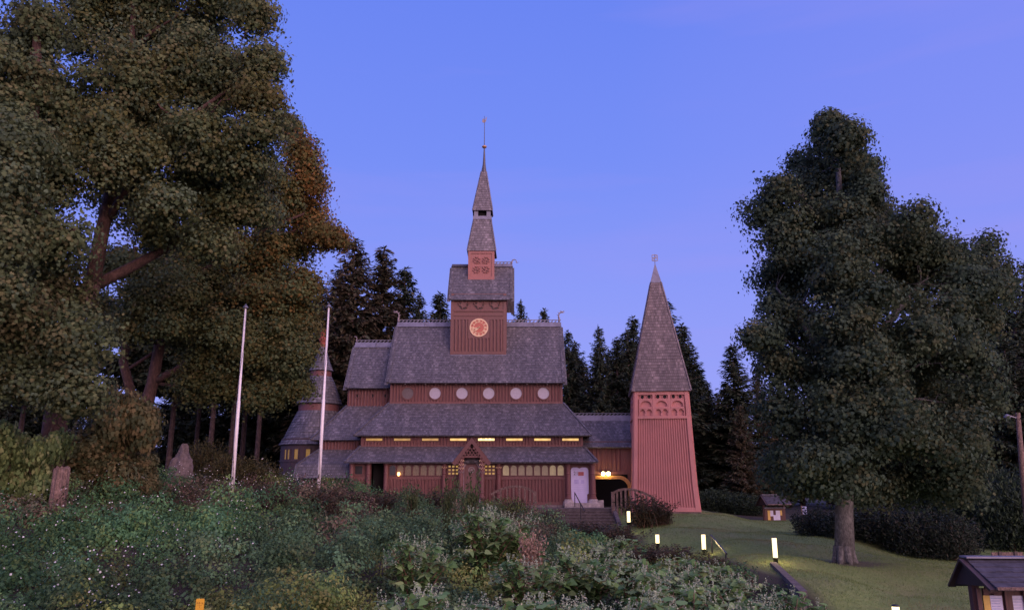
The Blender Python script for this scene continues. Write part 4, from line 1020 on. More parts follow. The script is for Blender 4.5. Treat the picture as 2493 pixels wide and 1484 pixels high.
# front maple at the left edge
Y1 = -22.0
b1 = P(120, 1170, Y1); b1.z = g(b1.x, Y1)
T1 = [tuple(b1), tuple(P(140, 980, Y1)), tuple(P(185, 765, Y1)), tuple(P(226, 690, Y1))]
L1 = [([tuple(P(224, 695, Y1)), tuple(P(250, 560, Y1 - .3)), tuple(P(275, 440, Y1)), tuple(P(305, 300, Y1 + .5)), tuple(P(320, 120, Y1)), tuple(P(330, -60, Y1))], [.29, .24, .2, .16, .12, .07]),
      ([tuple(P(222, 700, Y1)), tuple(P(330, 645, Y1 + .6)), tuple(P(450, 578, Y1 + 1.2)), tuple(P(560, 545, Y1 + 1.6)), tuple(P(640, 530, Y1 + 2))], [.22, .19, .15, .1, .06]),
      ([tuple(P(250, 560, Y1)), tuple(P(330, 420, Y1 - 1)), tuple(P(440, 300, Y1 - 1.2)), tuple(P(560, 215, Y1 - 1))], [.15, .12, .09, .05]),
      ([tuple(P(275, 440, Y1)), tuple(P(200, 320, Y1 - 1)), tuple(P(130, 160, Y1 - 1.5)), tuple(P(90, 0, Y1 - 1))], [.14, .11, .08, .05])]
B1 = [(250, 50, 150, 120), (420, 20, 140, 110), (560, -30, 80, 80), (617, 22, 36, 46), (320, 180, 140, 105), (480, 150, 125, 105), (545, 215, 105, 80), (632, 225, 48, 55, 'o'), (645, 300, 36, 50), (210, 320, 130, 100), (350, 335, 130, 95), (500, 325, 120, 95),
      (600, 395, 75, 75), (330, 465, 100, 70), (470, 450, 110, 85), (585, 500, 85, 75), (300, -110, 240, 90), (265, 395, 60, 62, '', -2.2), (200, 330, 60, 50, '', -2.2), (330, 350, 60, 60, '', -2.4), (255, 300, 60, 50, '', -2.5), (400, 480, 60, 40, '', -2.0), (520, 580, 70, 40), (380, 560, 60, 60), (640, 140, 30, 40)]
tree('maple_tree', 'huge green maple at the left with a leaning reddish trunk that forks into two limbs', T1, [.46, .37, .33, .31], L1, pxblobs(B1, Y1, rg), G1 + OLV[:1], 20, 72, .36, .125, 'lobed', 'bark', seed=3, droop=1.0, tagcols={'o': OLV + ORG[2:3]})
# second stem at the very left edge, its boughs hanging low in front
Y3 = -25.0; b3 = P(-45, 1180, Y3); b3.z = g(b3.x, Y3)
T3 = [tuple(b3), tuple(P(-5, 800, Y3)), tuple(P(50, 500, Y3)), tuple(P(92, 200, Y3)), tuple(P(85, -60, Y3))]
L3 = [([tuple(P(70, 620, Y3)), tuple(P(130, 560, Y3 - .8)), tuple(P(190, 560, Y3 - 1.2))], [.12, .08, .04])]
B3 = [(15, 440, 60, 70, '', -2.6), (0, 570, 60, 70, '', -2.6), (40, 330, 50, 60, '', -2.4), (0, 700, 60, 70, '', -2.4), (60, 60, 110, 100), (10, 180, 110, 110), (130, 220, 90, 80), (40, 330, 110, 100), (110, 430, 100, 80), (20, 520, 100, 100), (140, 560, 80, 80), (60, 650, 100, 80), (150, 690, 55, 60, 'b'), (30, 770, 100, 80, 'b'), (130, 840, 100, 80), (200, 800, 60, 60), (50, 900, 110, 80), (190, 920, 80, 80)]
tree('maple_tree', 'dark upright maple at the left picture edge with boughs drooping low to the bank', T3, [.34, .28, .22, .16, .1], L3, pxblobs(B3, Y3, rg, 1.2), G1, 20, 72, .36, .125, 'lobed', 'bark', seed=8, droop=1.1, tagcols={'o': OLV, 'b': [(.12, .11, .05), (.10, .125, .05)]})
# maple behind, with the turning orange side
Y2 = -11.0; b2 = P(352, 1150, Y2); b2.z = g(b2.x, Y2)
T2 = [tuple(b2), tuple(P(350, 1010, Y2)), tuple(P(372, 930, Y2)), tuple(P(388, 840, Y2)), tuple(P(420, 730, Y2))]
L2 = [([tuple(P(372, 930, Y2)), tuple(P(430, 900, Y2)), tuple(P(520, 830, Y2 + .5)), tuple(P(620, 770, Y2))], [.22, .17, .12, .06]),
      ([tuple(P(420, 730, Y2)), tuple(P(520, 640, Y2 - .5)), tuple(P(640, 560, Y2 - 1)), tuple(P(740, 520, Y2 - .8))], [.2, .16, .11, .05]),
      ([tuple(P(420, 730, Y2)), tuple(P(450, 600, Y2)), tuple(P(520, 480, Y2))], [.18, .13, .08]),
      ([tuple(P(330, 1000, Y2 + .3)), tuple(P(300, 880, Y2 + .6)), tuple(P(318, 780, Y2 + .6)), tuple(P(330, 600, Y2))], [.24, .22, .2, .12]),
      ([tuple(P(302, 905, Y2 + .6)), tuple(P(340, 880, Y2 + .4)), tuple(P(385, 850, Y2))], [.1, .09, .07])]
B2 = [(395, 770, 52, 52, '', -3.0), (350, 710, 60, 50, '', -3.0), (425, 690, 60, 50, '', -3.0), (310, 780, 46, 50, '', -2.6), (735, 365, 42, 40, 'o'), (745, 440, 44, 55, 'o'), (722, 520, 66, 60, 'o'), (783, 560, 34, 28, 'o'), (650, 470, 75, 70, 'm'), (690, 610, 72, 55, 'm'), (620, 600, 90, 70, 'm'), (520, 590, 90, 60), (725, 690, 52, 55, 'm'), (640, 715, 95, 70, 'm'), (540, 700, 90, 70), (440, 655, 80, 60),
      (735, 770, 38, 52, 'm'), (660, 815, 85, 70), (560, 815, 85, 70), (480, 800, 70, 62), (700, 860, 55, 60), (610, 905, 70, 50), (520, 900, 75, 62), (425, 770, 60, 50), (640, 950, 45, 32), (560, 400, 100, 80), (700, 300, 20, 20), (300, 640, 80, 50), (250, 760, 60, 60), (812, 572, 14, 14, 'o'), (490, 925, 50, 45), (720, 930, 26, 20)]
tree('maple_tree', 'spreading maple beyond the flagpoles, its crown turning orange on the side towards the church', T2, [.42, .33, .29, .26, .22], L2, pxblobs(B2, Y2, rg, 1.5), G1[:2] + OLV, 19, 64, .40, .145, 'lobed', 'bark', seed=21, droop=.8, tagcols={'o': ORG + OLV[:2], 'm': OLV + ORG[1:3] + G1[:1]})
# the single tree on the lawn
YO = OAK.y
TO = [tuple(OAK), tuple(P(2055, 1250, YO)), tuple(P(2057, 1150, YO)), tuple(P(2062, 1000, YO)), tuple(P(2075, 820, YO)), tuple(P(2050, 600, YO)), tuple(P(2040, 400, YO))]
LO = [([tuple(P(2066, 930, YO)), tuple(P(2150, 800, YO)), tuple(P(2240, 690, YO))], [.24, .17, .06]), ([tuple(P(2064, 980, YO)), tuple(P(2000, 860, YO - .5)), tuple(P(1940, 760, YO - .6)), tuple(P(1890, 700, YO))], [.2, .15, .1, .04]),
      ([tuple(P(2075, 820, YO)), tuple(P(2120, 690, YO)), tuple(P(2200, 580, YO + .6))], [.17, .12, .05])]
BO = [(2014, 290, 18, 20), (2020, 335, 34, 30), (2058, 320, 22, 20), (2030, 385, 55, 48), (2085, 395, 42, 42), (2060, 500, 85, 62), (1985, 480, 66, 52), (2105, 585, 76, 60), (1905, 560, 60, 58), (2185, 610, 80, 60), (1940, 620, 66, 50), (2010, 620, 80, 60), (2280, 650, 70, 55), (2345, 690, 70, 60), (1960, 390, 36, 36), (1890, 680, 40, 56), (1885, 830, 46, 40), (2060, 345, 46, 42), (2050, 430, 78, 62), (1965, 440, 62, 52), (1895, 455, 44, 46), (1858, 505, 40, 36), (1935, 545, 85, 66), (2060, 545, 110, 85), (2110, 440, 30, 45), (2130, 530, 60, 70), (2215, 520, 55, 52), (2235, 600, 85, 66), (2320, 620, 60, 55), (2400, 610, 40, 50), (2430, 670, 44, 48), (2380, 690, 70, 60),
      (1930, 660, 80, 66), (2050, 680, 100, 80), (2180, 690, 85, 66), (2290, 740, 95, 70), (1900, 750, 52, 40), (1850, 808, 32, 22), (1960, 800, 95, 70), (2390, 770, 55, 66), (2100, 830, 110, 80), (2250, 840, 110, 80), (1900, 890, 50, 56), (1990, 910, 105, 80), (2130, 930, 110, 85), (2360, 870, 70, 75), (2270, 950, 100, 80), (1910, 990, 60, 60), (2010, 1020, 95, 75), (2150, 1040, 105, 75), (2280, 1060, 95, 75), (2370, 980, 62, 66),
      (1950, 1090, 75, 60), (2060, 1110, 80, 55), (2190, 1120, 95, 60), (2300, 1140, 80, 55), (1960, 1160, 66, 42), (2120, 1180, 75, 40), (2240, 1185, 75, 38), (2345, 1090, 50, 55), (1900, 1130, 36, 36), (2340, 1180, 36, 36)]
BO2 = [(2060, 1080, 70, 60, '', -2.6), (2050, 980, 80, 70, '', -3.0), (2110, 890, 85, 70, '', -3.2), (2060, 780, 85, 70, '', -3.0), (2120, 720, 60, 60, '', -2.8), (2040, 620, 80, 65, '', -2.6), (2160, 1000, 85, 70, '', -3.4), (1985, 1120, 70, 55, '', -2.8), (2060, 1150, 60, 36, '', -2.2), (2230, 800, 70, 60, '', -3.0)]
OAKC = [(.064, .094, .056), (.053, .084, .054), (.078, .104, .056), (.094, .104, .054), (.064, .098, .066)]
tree('broad_tree', 'tall leafy tree alone on the lawn with a straight grey trunk', TO, [.375, .325, .31, .29, .25, .18, .1], LO, pxblobs(BO, YO, rg, 2.4) + pxblobs(BO2, YO, rg), OAKC, 15, 62, .30, .13, 'lobed', 'oakbark', seed=31, droop=.3)

# ------------------------------------------------------------------ spruces
def spruce_mesh(h, hb, rmax, seed, name_t='trunk', dens=1.0, cols=None):
    rng = np.random.default_rng(seed); rr = random.Random(seed)
    root = empty('spruce_tree')
    mb = MB(); q_ = .55 if hb > 5 else 1; mb.tube([(0, 0, -.6), (0, 0, h * .3), (.05, 0, h * .7), (0, 0, h)], [.30 * q_, .24 * q_, .13 * q_, .015], 8)
    pos, ax, nr, sz = [], [], [], []
    z = hb
    while z < h - .2:
        t = (z - hb) / (h - hb); L0 = rmax * (1 - t) ** .82 + .12
        if t < .12: L0 *= .6 + 3.3 * t
        nb = 6 if t < .85 else 5
        for i in range(nb):
            a = rr.uniform(0, 6.283); L = L0 * rr.uniform(.6, 1.15); d = np.array([math.cos(a), math.sin(a), 0]); s = np.array([-d[1], d[0], 0])
            dr = rr.uniform(.15, .42) * (1 - t * .9); up = .45 * t
            m = max(2, int(L / .15 * dens)); q = np.linspace(.12, 1, m)
            pz = z - dr * L * q + .22 * L * q ** 2.5 + up * L * q
            c = d * (q * L)[:, None]; c[:, 2] = pz
            if L > .8: mb.tube([(0, 0, z), tuple(d * L * .5 + np.array([0, 0, float(np.interp(.5, q, pz))])), tuple(c[-1])], [.035, .025, .008], 4, False)
            for w in range(4):
                sd = (rng.uniform(-1, 1, m) * .9)[:, None]; dn = rng.uniform(.25, 1.0, m)[:, None] * (1 - .55 * t)
                pos.append(c + rng.normal(size=(m, 3)) * .06); ax.append(d * .75 + s * sd * 1.0 - np.array([0, 0, 1]) * dn); nr.append(np.array([0, 0, .8]) + d * .3 + rng.normal(size=(m, 3)) * .45)
                sz.append(rng.uniform(.42, .82, m) * (.55 + .5 * (1 - t)) * (1.15 - .35 * q))
        z += rr.uniform(.24, .38) * (1 if t < .8 else .75)
    pos.append(np.array([[0, 0, h - .1]] * 5)); ax.append(np.array([[0, 0, 1.], [.5, 0, .6], [-.5, 0, .6], [0, .5, .6], [0, -.5, .6]])); nr.append(rng.normal(size=(5, 3))); sz.append(np.array([.6, .4, .4, .4, .4]))
    pos, ax, nr, sz = map(np.concatenate, (pos, ax, nr, sz))
    mb.build('trunk', M['sprucebark'], root)
    v, k, n = leaf_geo(pos, nr, ax, sz, 'spray', .3)
    cc = pick(cols or [(.040, .058, .036), (.052, .066, .038), (.064, .066, .040), (.034, .050, .036)], n, rng, .3)
    leaf_mesh('foliage', [(v, k, n, cc)], M['needle'], root)
    return root
BR = [(.088, .072, .044), (.074, .068, .042), (.060, .066, .042), (.10, .074, .046)]
SP = {'full': spruce_mesh(20, 1.2, 3.6, 1), 'slim': spruce_mesh(20, 2.0, 2.6, 2), 'high': spruce_mesh(22, 8.5, 3.4, 3), 'brown': spruce_mesh(20, 1.0, 3.4, 4, cols=BR)}
used = set()
SPR = [  # top u, top v, Y, kind, radius factor, label
    (865, 582, 18, 'brown', 1.1, 'tallest spruce left of the clock tower, drooping brownish branches'), (935, 602, 21, 'brown', 1.1, 'tall spruce just right of the tallest one left of the clock tower'),
    (986, 652, 24, 'slim', 1.2, 'slender spruce top rising over the left end of the main roof ridge'), (1022, 716, 22, 'full', .8, 'shorter spruce over the main roof between two taller ones left of the clock tower'),
    (1072, 712, 26, 'slim', 1.2, 'spruce top against the sky close beside the left face of the clock tower'), (1267, 737, 24, 'full', .75, 'spruce tip peeping over the roof ridge right beside the clock tower'),
    (1324, 752, 26, 'slim', .8, 'small spruce tip over the ridge beside the right-hand dragon head'), (1383, 806, 22, 'slim', .9, 'spruce hugging the right edge of the main roof'),
    (1458, 797, 20, 'full', .8, 'bushy spruce between the main roof and the bell tower, highest of that gap'), (1500, 822, 24, 'slim', 1.1, 'narrow spruce just left of the bell tower roof'),
    (1616, 728, 17, 'full', 1.15, 'large spruce with spreading boughs directly behind the bell tower roof'), (1782, 838, 16, 'slim', 1.3, 'lone pointed spruce between the bell tower and the lawn tree'),
    (1722, 930, 18, 'full', .9, 'low spruce close to the right side of the bell tower'), (1842, 900, 18, 'brown', .9, 'brown-tinged spruce behind the left boughs of the lawn tree'), (1800, 985, 11, 'brown', .95, 'bushy brown spruce whose skirts reach the lawn right of the bell tower')]
GRP = 'spruces of the wood around the church'
PLAIN = 'dark spruce deep in the wood, filling in behind nearer spruces'
for u in (700, 780, 830, 1330, 1415, 1540, 1570, 1660, 1690, 1745, 1880, 1930, 1990): SPR.append((u, {700: 720, 780: 690, 830: 650, 1330: 860, 1415: 880, 1540: 772, 1570: 850, 1660: 790, 1690: 880, 1745: 960, 1880: 940, 1930: 930, 1990: 900}[u], 30 + (u * 7) % 9, ('full', 'slim', 'brown')[u % 3], 1.15, PLAIN))
for u, v, Y in ((1400, 835, 26), (1482, 855, 30), (1526, 805, 28), (1702, 905, 27), (1765, 930, 26)): SPR.append((u, v, Y, ('full', 'slim')[u % 2], 1.15, PLAIN))
for u, v, Y in ((2060, 880, 22), (2130, 830, 26), (2200, 800, 24), (2270, 790, 27), (2340, 770, 20), (2400, 700, 24), (2455, 690, 16), (2500, 640, 20), (2560, 600, 18), (2440, 820, 8)): SPR.append((u, v, Y, ('full', 'slim')[u % 2], 1.25, 'dark spruce in the wood behind the lawn tree'))
for u, v, Y, l in ((395, 560, 14, 0), (470, 520, 18, 0), (560, 540, 15, 0), (602, 600, 16, 0), (632, 560, 20, 0), (664, 585, 14, 0), (520, 620, 26, 0), (120, 560, 22, 0), (30, 600, 16, 0)): SPR.append((u, v, Y, 'high', 1.1, 'tall bare-stemmed spruce in the dim wood behind the flagpoles and maples'))
for u, v, Y in ((450, 810, 38), (192, 880, 37), (30, 780, 38), (110, 800, 40), (500, 780, 35), (590, 770, 36), (668, 760, 35), (90, 820, 38)): SPR.append((u, v, Y, ('full', 'brown')[u % 2], 1.0, 'lower dark spruce closing the wood behind the bare stems'))
def put_spruce(u, v, Y, kind, rf, label):
    top = P(u, v, Y); gz_ = g(top.x, Y) - .1; src = SP[kind]
    o = src if kind not in used else copy_tree(src)
    used.add(kind)
    h0 = 22 if kind == 'high' else 20; s = (top.z - gz_) / h0
    o.location = (top.x, Y, gz_); o.scale = (s * rf * 1.3, s * rf * 1.3, s); o.rotation_euler = (0, 0, random.uniform(0, 6.28))
    tag(o, label, 'tree', GRP)
for a in SPR: put_spruce(*a)

# ================================================================== shrubs
def shrub_proto(name, kind, seed):
    """unit shrubs about 1 m tall and 1 m wide, standing at the origin"""
    rng = np.random.default_rng(seed); rr = random.Random(seed); root = empty(name); mb = MB(); geos = []; fl = []
    if kind == 'knot':                                   # arching zigzag stems, heart leaves, cream flower sprays
        for i in range(16):
            a = rr.uniform(0, 6.28); lean = rr.uniform(.1, .75); d = np.array([math.cos(a), math.sin(a), 0]); H = rr.uniform(.7, 1.05)
            q = np.linspace(0, 1, 9); pts = d * (q ** 1.7 * lean)[:, None] * .85; pts[:, 2] = q * H - .22 * lean * q ** 3
            pts[:, :2] += np.array([rr.uniform(-.15, .15), rr.uniform(-.15, .15)])
            mb.tube([tuple(p) for p in pts], list(np.linspace(.012, .004, 9)), 5, False)
            for b in range(3):                           # side branches
                j = rr.randint(3, 7); a2 = rr.uniform(0, 6.28); e = pts[j] + np.array([math.cos(a2) * .26, math.sin(a2) * .26, .04]); mb.tube([tuple(pts[j]), tuple((pts[j] + e) / 2 + np.array([0, 0, .05])), tuple(e)], [.006, .005, .002], 4, False)
                ql = np.linspace(.15, 1, 8)[:, None]; lp = pts[j] * (1 - ql) + e * ql + np.array([0, 0, .04]); n = len(lp); sd = np.where(np.arange(n) % 2, 1, -1)[:, None] * np.array([-math.sin(a2), math.cos(a2), 0])
                v, k, n_ = leaf_geo(lp, np.array([0, 0, 1.0]) + rng.normal(size=(n, 3)) * .3, sd + rng.normal(size=(n, 3)) * .3 + np.array([math.cos(a2) * .5, math.sin(a2) * .5, -.35]), rng.uniform(.07, .115, n), 'heart'); geos.append((v, k, n_, pick([(.25, .36, .15), (.21, .32, .13), (.30, .40, .16), (.17, .28, .12)], n_, rng)))
                m = 64; t = rng.choice([.35, .6, .85, 1.05], (m, 1)); sp_ = rdir(4, rng) * .5 + np.array([0, 0, 1.0]) + (e - pts[j]); sp_ = unit(sp_)[np.searchsorted([.35, .6, .85, 1.05], t[:, 0])]; fp_ = pts[j] * (1 - t) + e * t + np.array([0, 0, .04]) + sp_ * rng.uniform(0, .13, (m, 1)) + rng.normal(size=(m, 3)) * .007
                if pts[j][2] > .45: v, k, n_ = leaf_geo(fp_, rng.normal(size=(m, 3)), rng.normal(size=(m, 3)) + np.array([0, 0, 1.2]), rng.uniform(.010, .019, m), 'dot'); fl.append((v, k, n_, pick([(.46, .54, .36), (.40, .47, .31), (.44, .44, .32), (.34, .42, .26)], n_, rng)))
            qi = np.repeat(np.linspace(.2, 1, 11), 2); n = len(qi); lp = np.stack([np.interp(qi, q, pts[:, c]) for c in range(3)], 1); sd = rdir(n, rng); sd[:, 2] = -.3
            v, k, n_ = leaf_geo(lp, np.array([0, 0, 1.0]) + rng.normal(size=(n, 3)) * .35, sd + d * .4, rng.uniform(.075, .125, n), 'heart'); geos.append((v, k, n_, pick([(.14, .26, .09), (.12, .23, .085), (.18, .30, .10)], n_, rng)))
    elif kind in ('willow', 'fine', 'dry'):
        ns, nl = (18, 60) if kind == 'willow' else (46, 60)
        for i in range(ns):
            a = rr.uniform(0, 6.28); lean = rr.uniform(.05, .55 if kind == 'fine' else .38); H = rr.uniform(.55, 1.05); d = np.array([math.cos(a), math.sin(a), 0])
            q = np.linspace(0, 1, 6); pts = d * (q ** 1.3 * lean)[:, None]; pts[:, 2] = q * H; pts[:, :2] += rng.normal(size=2) * .1
            mb.tube([tuple(p) for p in pts], list(np.linspace(.010, .003, 6)), 4, False)
            qi = rng.uniform(.15, 1, nl); lp = np.stack([np.interp(qi, q, pts[:, c]) for c in range(3)], 1) + rng.normal(size=(nl, 3)) * .035
            C_ = [(.42, .27, .20), (.34, .24, .16), (.46, .33, .24)] if kind == 'dry' else [(.075, .105, .04), (.06, .09, .04), (.095, .12, .05)] if kind == 'willow' else [(.07, .066, .044), (.085, .07, .044), (.06, .066, .042), (.10, .072, .05)]
            v, k, n_ = leaf_geo(lp, rdir(nl, rng) + np.array([0, 0, .6]), rdir(nl, rng) + np.array([0, 0, .35]) + d * .4, rng.uniform(.05, .10, nl) * (1 if kind == 'willow' else .75), 'oval'); geos.append((v, k, n_, pick(C_, n_, rng)))
    elif kind == 'sapling':                              # open young maple: separate leafy sprays with gaps
        blobs = [((rr.uniform(-.45, .45), rr.uniform(-.4, .4), rr.uniform(.15, .92)), (.17, .17, .10), '') for _ in range(15)]
        for c, r, t in blobs: mb.tube([(0, 0, 0), (c[0] * .3, c[1] * .3, c[2] * .5), c], [.010, .008, .003], 5, False)
        cl, ow, tg = clumps_of(blobs, 420, rng, .6); geos.append(crown_geo(cl, ow, pick([(.22, .28, .10), (.16, .23, .085), (.28, .31, .13), (.10, .15, .055)], len(cl), rng), 10, .062, .06, 'lobed', rng, .25, .35))
    elif kind == 'bush':                                 # broad-leaved, clumpy
        blobs = [((rr.uniform(-.34, .34), rr.uniform(-.34, .34), rr.uniform(.12, .84)), (.2, .2, .17), '') for _ in range(18)]
        for c, r, t in blobs: mb.tube([(0, 0, 0), (c[0] * .4, c[1] * .4, c[2] * .5), c], [.009, .007, .003], 5, False)
        cl, ow, tg = clumps_of(blobs, 520, rng, .5); geos.append(crown_geo(cl, ow, pick([(.15, .135, .062), (.115, .12, .055), (.19, .15, .07), (.085, .10, .05)], len(cl), rng), 14, .055, .05, 'lobed', rng, .6))
    elif kind == 'yew':                                  # upright dark sprays
        NS = 420 if name == 'juniper_shrub' else 300
        for i in range(NS):
            a = rr.uniform(0, 6.28); rad = rr.uniform(0, .46) ** .8; H = (.55 + .45 * math.sqrt(max(0, 1 - (rad / .55) ** 2))) * rr.uniform(.72, 1.06); d = np.array([math.cos(a), math.sin(a), 0]); m = 26
            q = rng.uniform(.1, 1, m)[:, None]; base = d * rad * .75; lp = base * (1 - q) + d * rad * 1.02 * q + np.array([0, 0, 1]) * q * H; w = (1 - q ** 3) * .05
            lp = lp + rng.normal(size=(m, 3)) * w
            v, k, n_ = leaf_geo(lp, rdir(m, rng), np.array([0, 0, 1.]) + d * .35 + rng.normal(size=(m, 3)) * .45, rng.uniform(.035, .075, m), 'spray'); geos.append((v, k, n_, pick(([(.030, .048, .034), (.040, .062, .036), (.026, .040, .032), (.055, .08, .04)] if name == 'juniper_shrub' else [(.075, .07, .03), (.06, .062, .03), (.085, .07, .03)] if name == 'olive_yew' else [(.036, .052, .036), (.046, .056, .040), (.030, .044, .032), (.060, .060, .046)]), n_, rng)))
        for i in range(6): a = i * 1.05; mb.tube([(0, 0, 0), (math.cos(a) * .12, math.sin(a) * .12, .35), (math.cos(a) * .25, math.sin(a) * .25, .7)], [.025, .018, .006], 5, False)
    mb.build('stem', M['stem'], root)
    leaf_mesh('foliage', geos, M['needle' if kind == 'yew' else 'leaf'], root)
    if fl: leaf_mesh('blossom', fl, M['petal'], root)
    return root
PRO = {}
def shrub(kind, name, cat, u, vtop, Y, width, label, group, rz=None, z0=None):
    key = (kind, name); p = P(u, vtop, Y); gg = g(p.x, Y) if z0 is None else z0; h = max(.4, p.z - gg)
    if key not in PRO: o = PRO[key] = shrub_proto(name, kind, 100 + len(PRO))
    else: o = copy_tree(PRO[key])
    o.location = (p.x, Y, gg - .05); o.scale = (width, width, h + .05); o.rotation_euler = (0, 0, random.uniform(0, 6.28) if rz is None else rz)
    return tag(o, label, cat, group)
KG = 'flowering knotweed along the street edge of the bank'
for u, v, Y, w, l in [(985, 1408, -36, 1.5, 'yellowish-green knotweed at the bottom edge, furthest from the lawn'), (1105, 1412, -35.6, 1.8, 'knotweed with cream blossom at the bottom edge, next to the yellowish-green one'), (1230, 1425, -35.8, 1.8, 'knotweed at the bottom edge straight below the white church door'),
    (1360, 1425, -35.4, 1.8, 'knotweed at the bottom edge in front of the shady hollow'), (1500, 1432, -35.6, 1.9, 'knotweed at the bottom edge below the smallest path lamp'), (1640, 1415, -34.8, 1.9, 'knotweed at the bottom edge below the lamp beside the sloping handrail'), (1775, 1408, -34.2, 1.9, 'knotweed with dense grey-white blossom near the lawn, below the brightest lamp'),
    (1885, 1425, -34.4, 1.6, 'knotweed beside the stone kerb, below the brightest lamp'), (1960, 1455, -34.2, 1.2, 'last low knotweed tip reaching out over the lawn'), (1290, 1338, -31, 1.9, 'knotweed in the middle of the bank below the pinkish spray'), (1430, 1318, -30, 2.0, 'knotweed in the middle of the bank below the stone steps'),
    (1555, 1345, -31, 1.9, 'knotweed in the middle of the bank below the bush by the bell tower'), (1670, 1346, -30.2, 1.8, 'knotweed half hiding the lamp beside the sloping handrail'), (1770, 1362, -31, 1.7, 'knotweed of the upper row nearest the brightest lamp'), (1470, 1300, -26, 1.6, 'small knotweed highest on the bank, just below the steps'),
    (1185, 1225, -27, 2.0, 'tall knotweed standing above the rest in front of the porch'), (1235, 1222, -26, 1.6, 'tall knotweed beside the arched rail below the lit windows'), (1020, 1290, -31, 1.6, 'brownish large-leaved knotweed amid the dark bank left of the porch')]:
    shrub('knot', 'knotweed_plant', 'shrub', u, v, Y, w, l, KG)
for u, v, Y, w, l in [(1142, 1158, -23, .95, 'tall wispy willow shoots in front of the porch door'), (1090, 1172, -22, .9, 'wispy shoots left of the porch door, taller than the bank'), (1005, 1184, -20, 1.0, 'thin shoots before the windows between doorway and porch'), (1292, 1282, -28, .9, 'dry pinkish plant standing out pale in the middle of the bank')]:
    shrub('dry' if 'pinkish' in l else 'willow', 'dry_plant' if 'pinkish' in l else 'willow_shrub', 'shrub', u, v, Y, w, l, 'wispy shoots in front of the church wall')
for u, v, Y, w, l in [(1565, 1204, -6.2, 2.6, 'round brownish bush at the foot of the bell tower'), (1612, 1222, -6.0, 1.7, 'smaller bush on the lawn side of the round bush below the bell tower'), (1320, 1240, -10, 2.0, 'low brown bush beside the stone steps'), (1250, 1213, -8, 1.7, 'brown bush under the arched rail left of the steps'), (1400, 1268, -14, 2.8, 'brown thicket just below the steps'), (1500, 1275, -15, 2.4, 'brown thicket in front of the lamp by the round bush'), (1640, 1328, -19, 2.2, 'brown thicket left of the handrail lamp'), (1735, 1364, -22, 1.8, 'thin brown bush below the sloping handrail'), (1560, 1324, -20, 2.2, 'brown thicket in front of the small half-hidden lamp'),
    (920, 1196, -15, 2.4, 'brown bush in front of the dark doorway'), (830, 1186, -16, 2.4, 'pale brown bush at the foot of the right-hand flagpole'), (690, 1178, -17, 2.6, 'pinkish brown bush between the two flagpoles'), (600, 1176, -16, 2.2, 'reddish bush at the foot of the left-hand flagpole'), (760, 1186, -19, 2.4, 'reddish brown bush in front of the right-hand flagpole'), (1040, 1192, -13, 2.4, 'brown bush below the lit windows left of the porch')]:
    shrub('fine', 'brown_bush', 'shrub', u, v, Y, w, l, 'brown bushes on the bank and by the church')
for u, v, Y, w, l in [(48, 1012, -23.5, 2.0, 'yellow-green maple sapling catching the light at the left edge'), (128, 1028, -23.2, 1.7, 'yellow-green maple sapling standing right behind the weathered stump'), (-15, 1035, -24, 1.7, 'yellow-green sapling cut by the left picture edge'), (305, 935, -20, 2.6, 'rounded brownish shrub between the maples and the stone monument'), (250, 1030, -20, 2.8, 'brownish shrub just left of the rounded one by the monument'), (345, 1090, -19, 1.8, 'low brownish shrub at the foot of the rounded one'), (200, 1085, -20.5, 2.0, 'olive shrub behind the weathered stump')]:
    shrub('sapling' if 'sapling' in l else 'bush', 'maple_sapling' if 'sapling' in l else 'leafy_shrub', 'shrub', u, v, Y, w, l, 'leafy shrubs under the maples')
for u, v, Y, w, l in [(1985, 1235, -9.5, 2.4, 'dark yew at the left end of the row behind the lawn tree'), (2045, 1240, -11.2, 2.3, 'dark yew hidden behind the lawn tree trunk'), (2135, 1222, -11.5, 3.4, 'dark yew just right of the lawn tree trunk'), (2225, 1232, -13, 2.8, 'dark yew in the middle of the row right of the trunk'), (2310, 1243, -14, 2.4, 'greyish yew at the right end of the row')]:
    shrub('yew', 'yew_shrub', 'shrub', u, v, Y, w, l, 'clipped dark yews behind the lawn tree')
for u, v, Y, w, l in [(510, 1068, -8, 2.4, 'olive yew beside the stone monument'), (560, 1105, -11, 2.4, 'olive yew behind the left-hand flagpole'), (625, 1112, -10, 2.4, 'low olive yew between the flagpoles, near the round apse')]:
    shrub('yew', 'olive_yew', 'shrub', u, v, Y, w, l, 'yews by the stone monument')
for u, v, Y, w, l in [(2265, 1140, -4, 4.0, 'broad dark juniper behind the right end of the yew row'), (2370, 1140, -8, 3.4, 'juniper with pale shoots left of the wooden bench'), (2440, 1150, -10, 3.4, 'juniper with pale shoots behind the wooden bench'), (2500, 1130, -9, 3.6, 'juniper at the right picture edge'), (1735, 1190, 9, 3.6, 'dark low shrub beyond the bell tower'), (1805, 1200, 8, 3.4, 'dark low shrub left of the distant notice shelter')]:
    shrub('yew', 'juniper_shrub', 'shrub', u, v, Y, w, l, 'dark junipers at the edge of the wood')

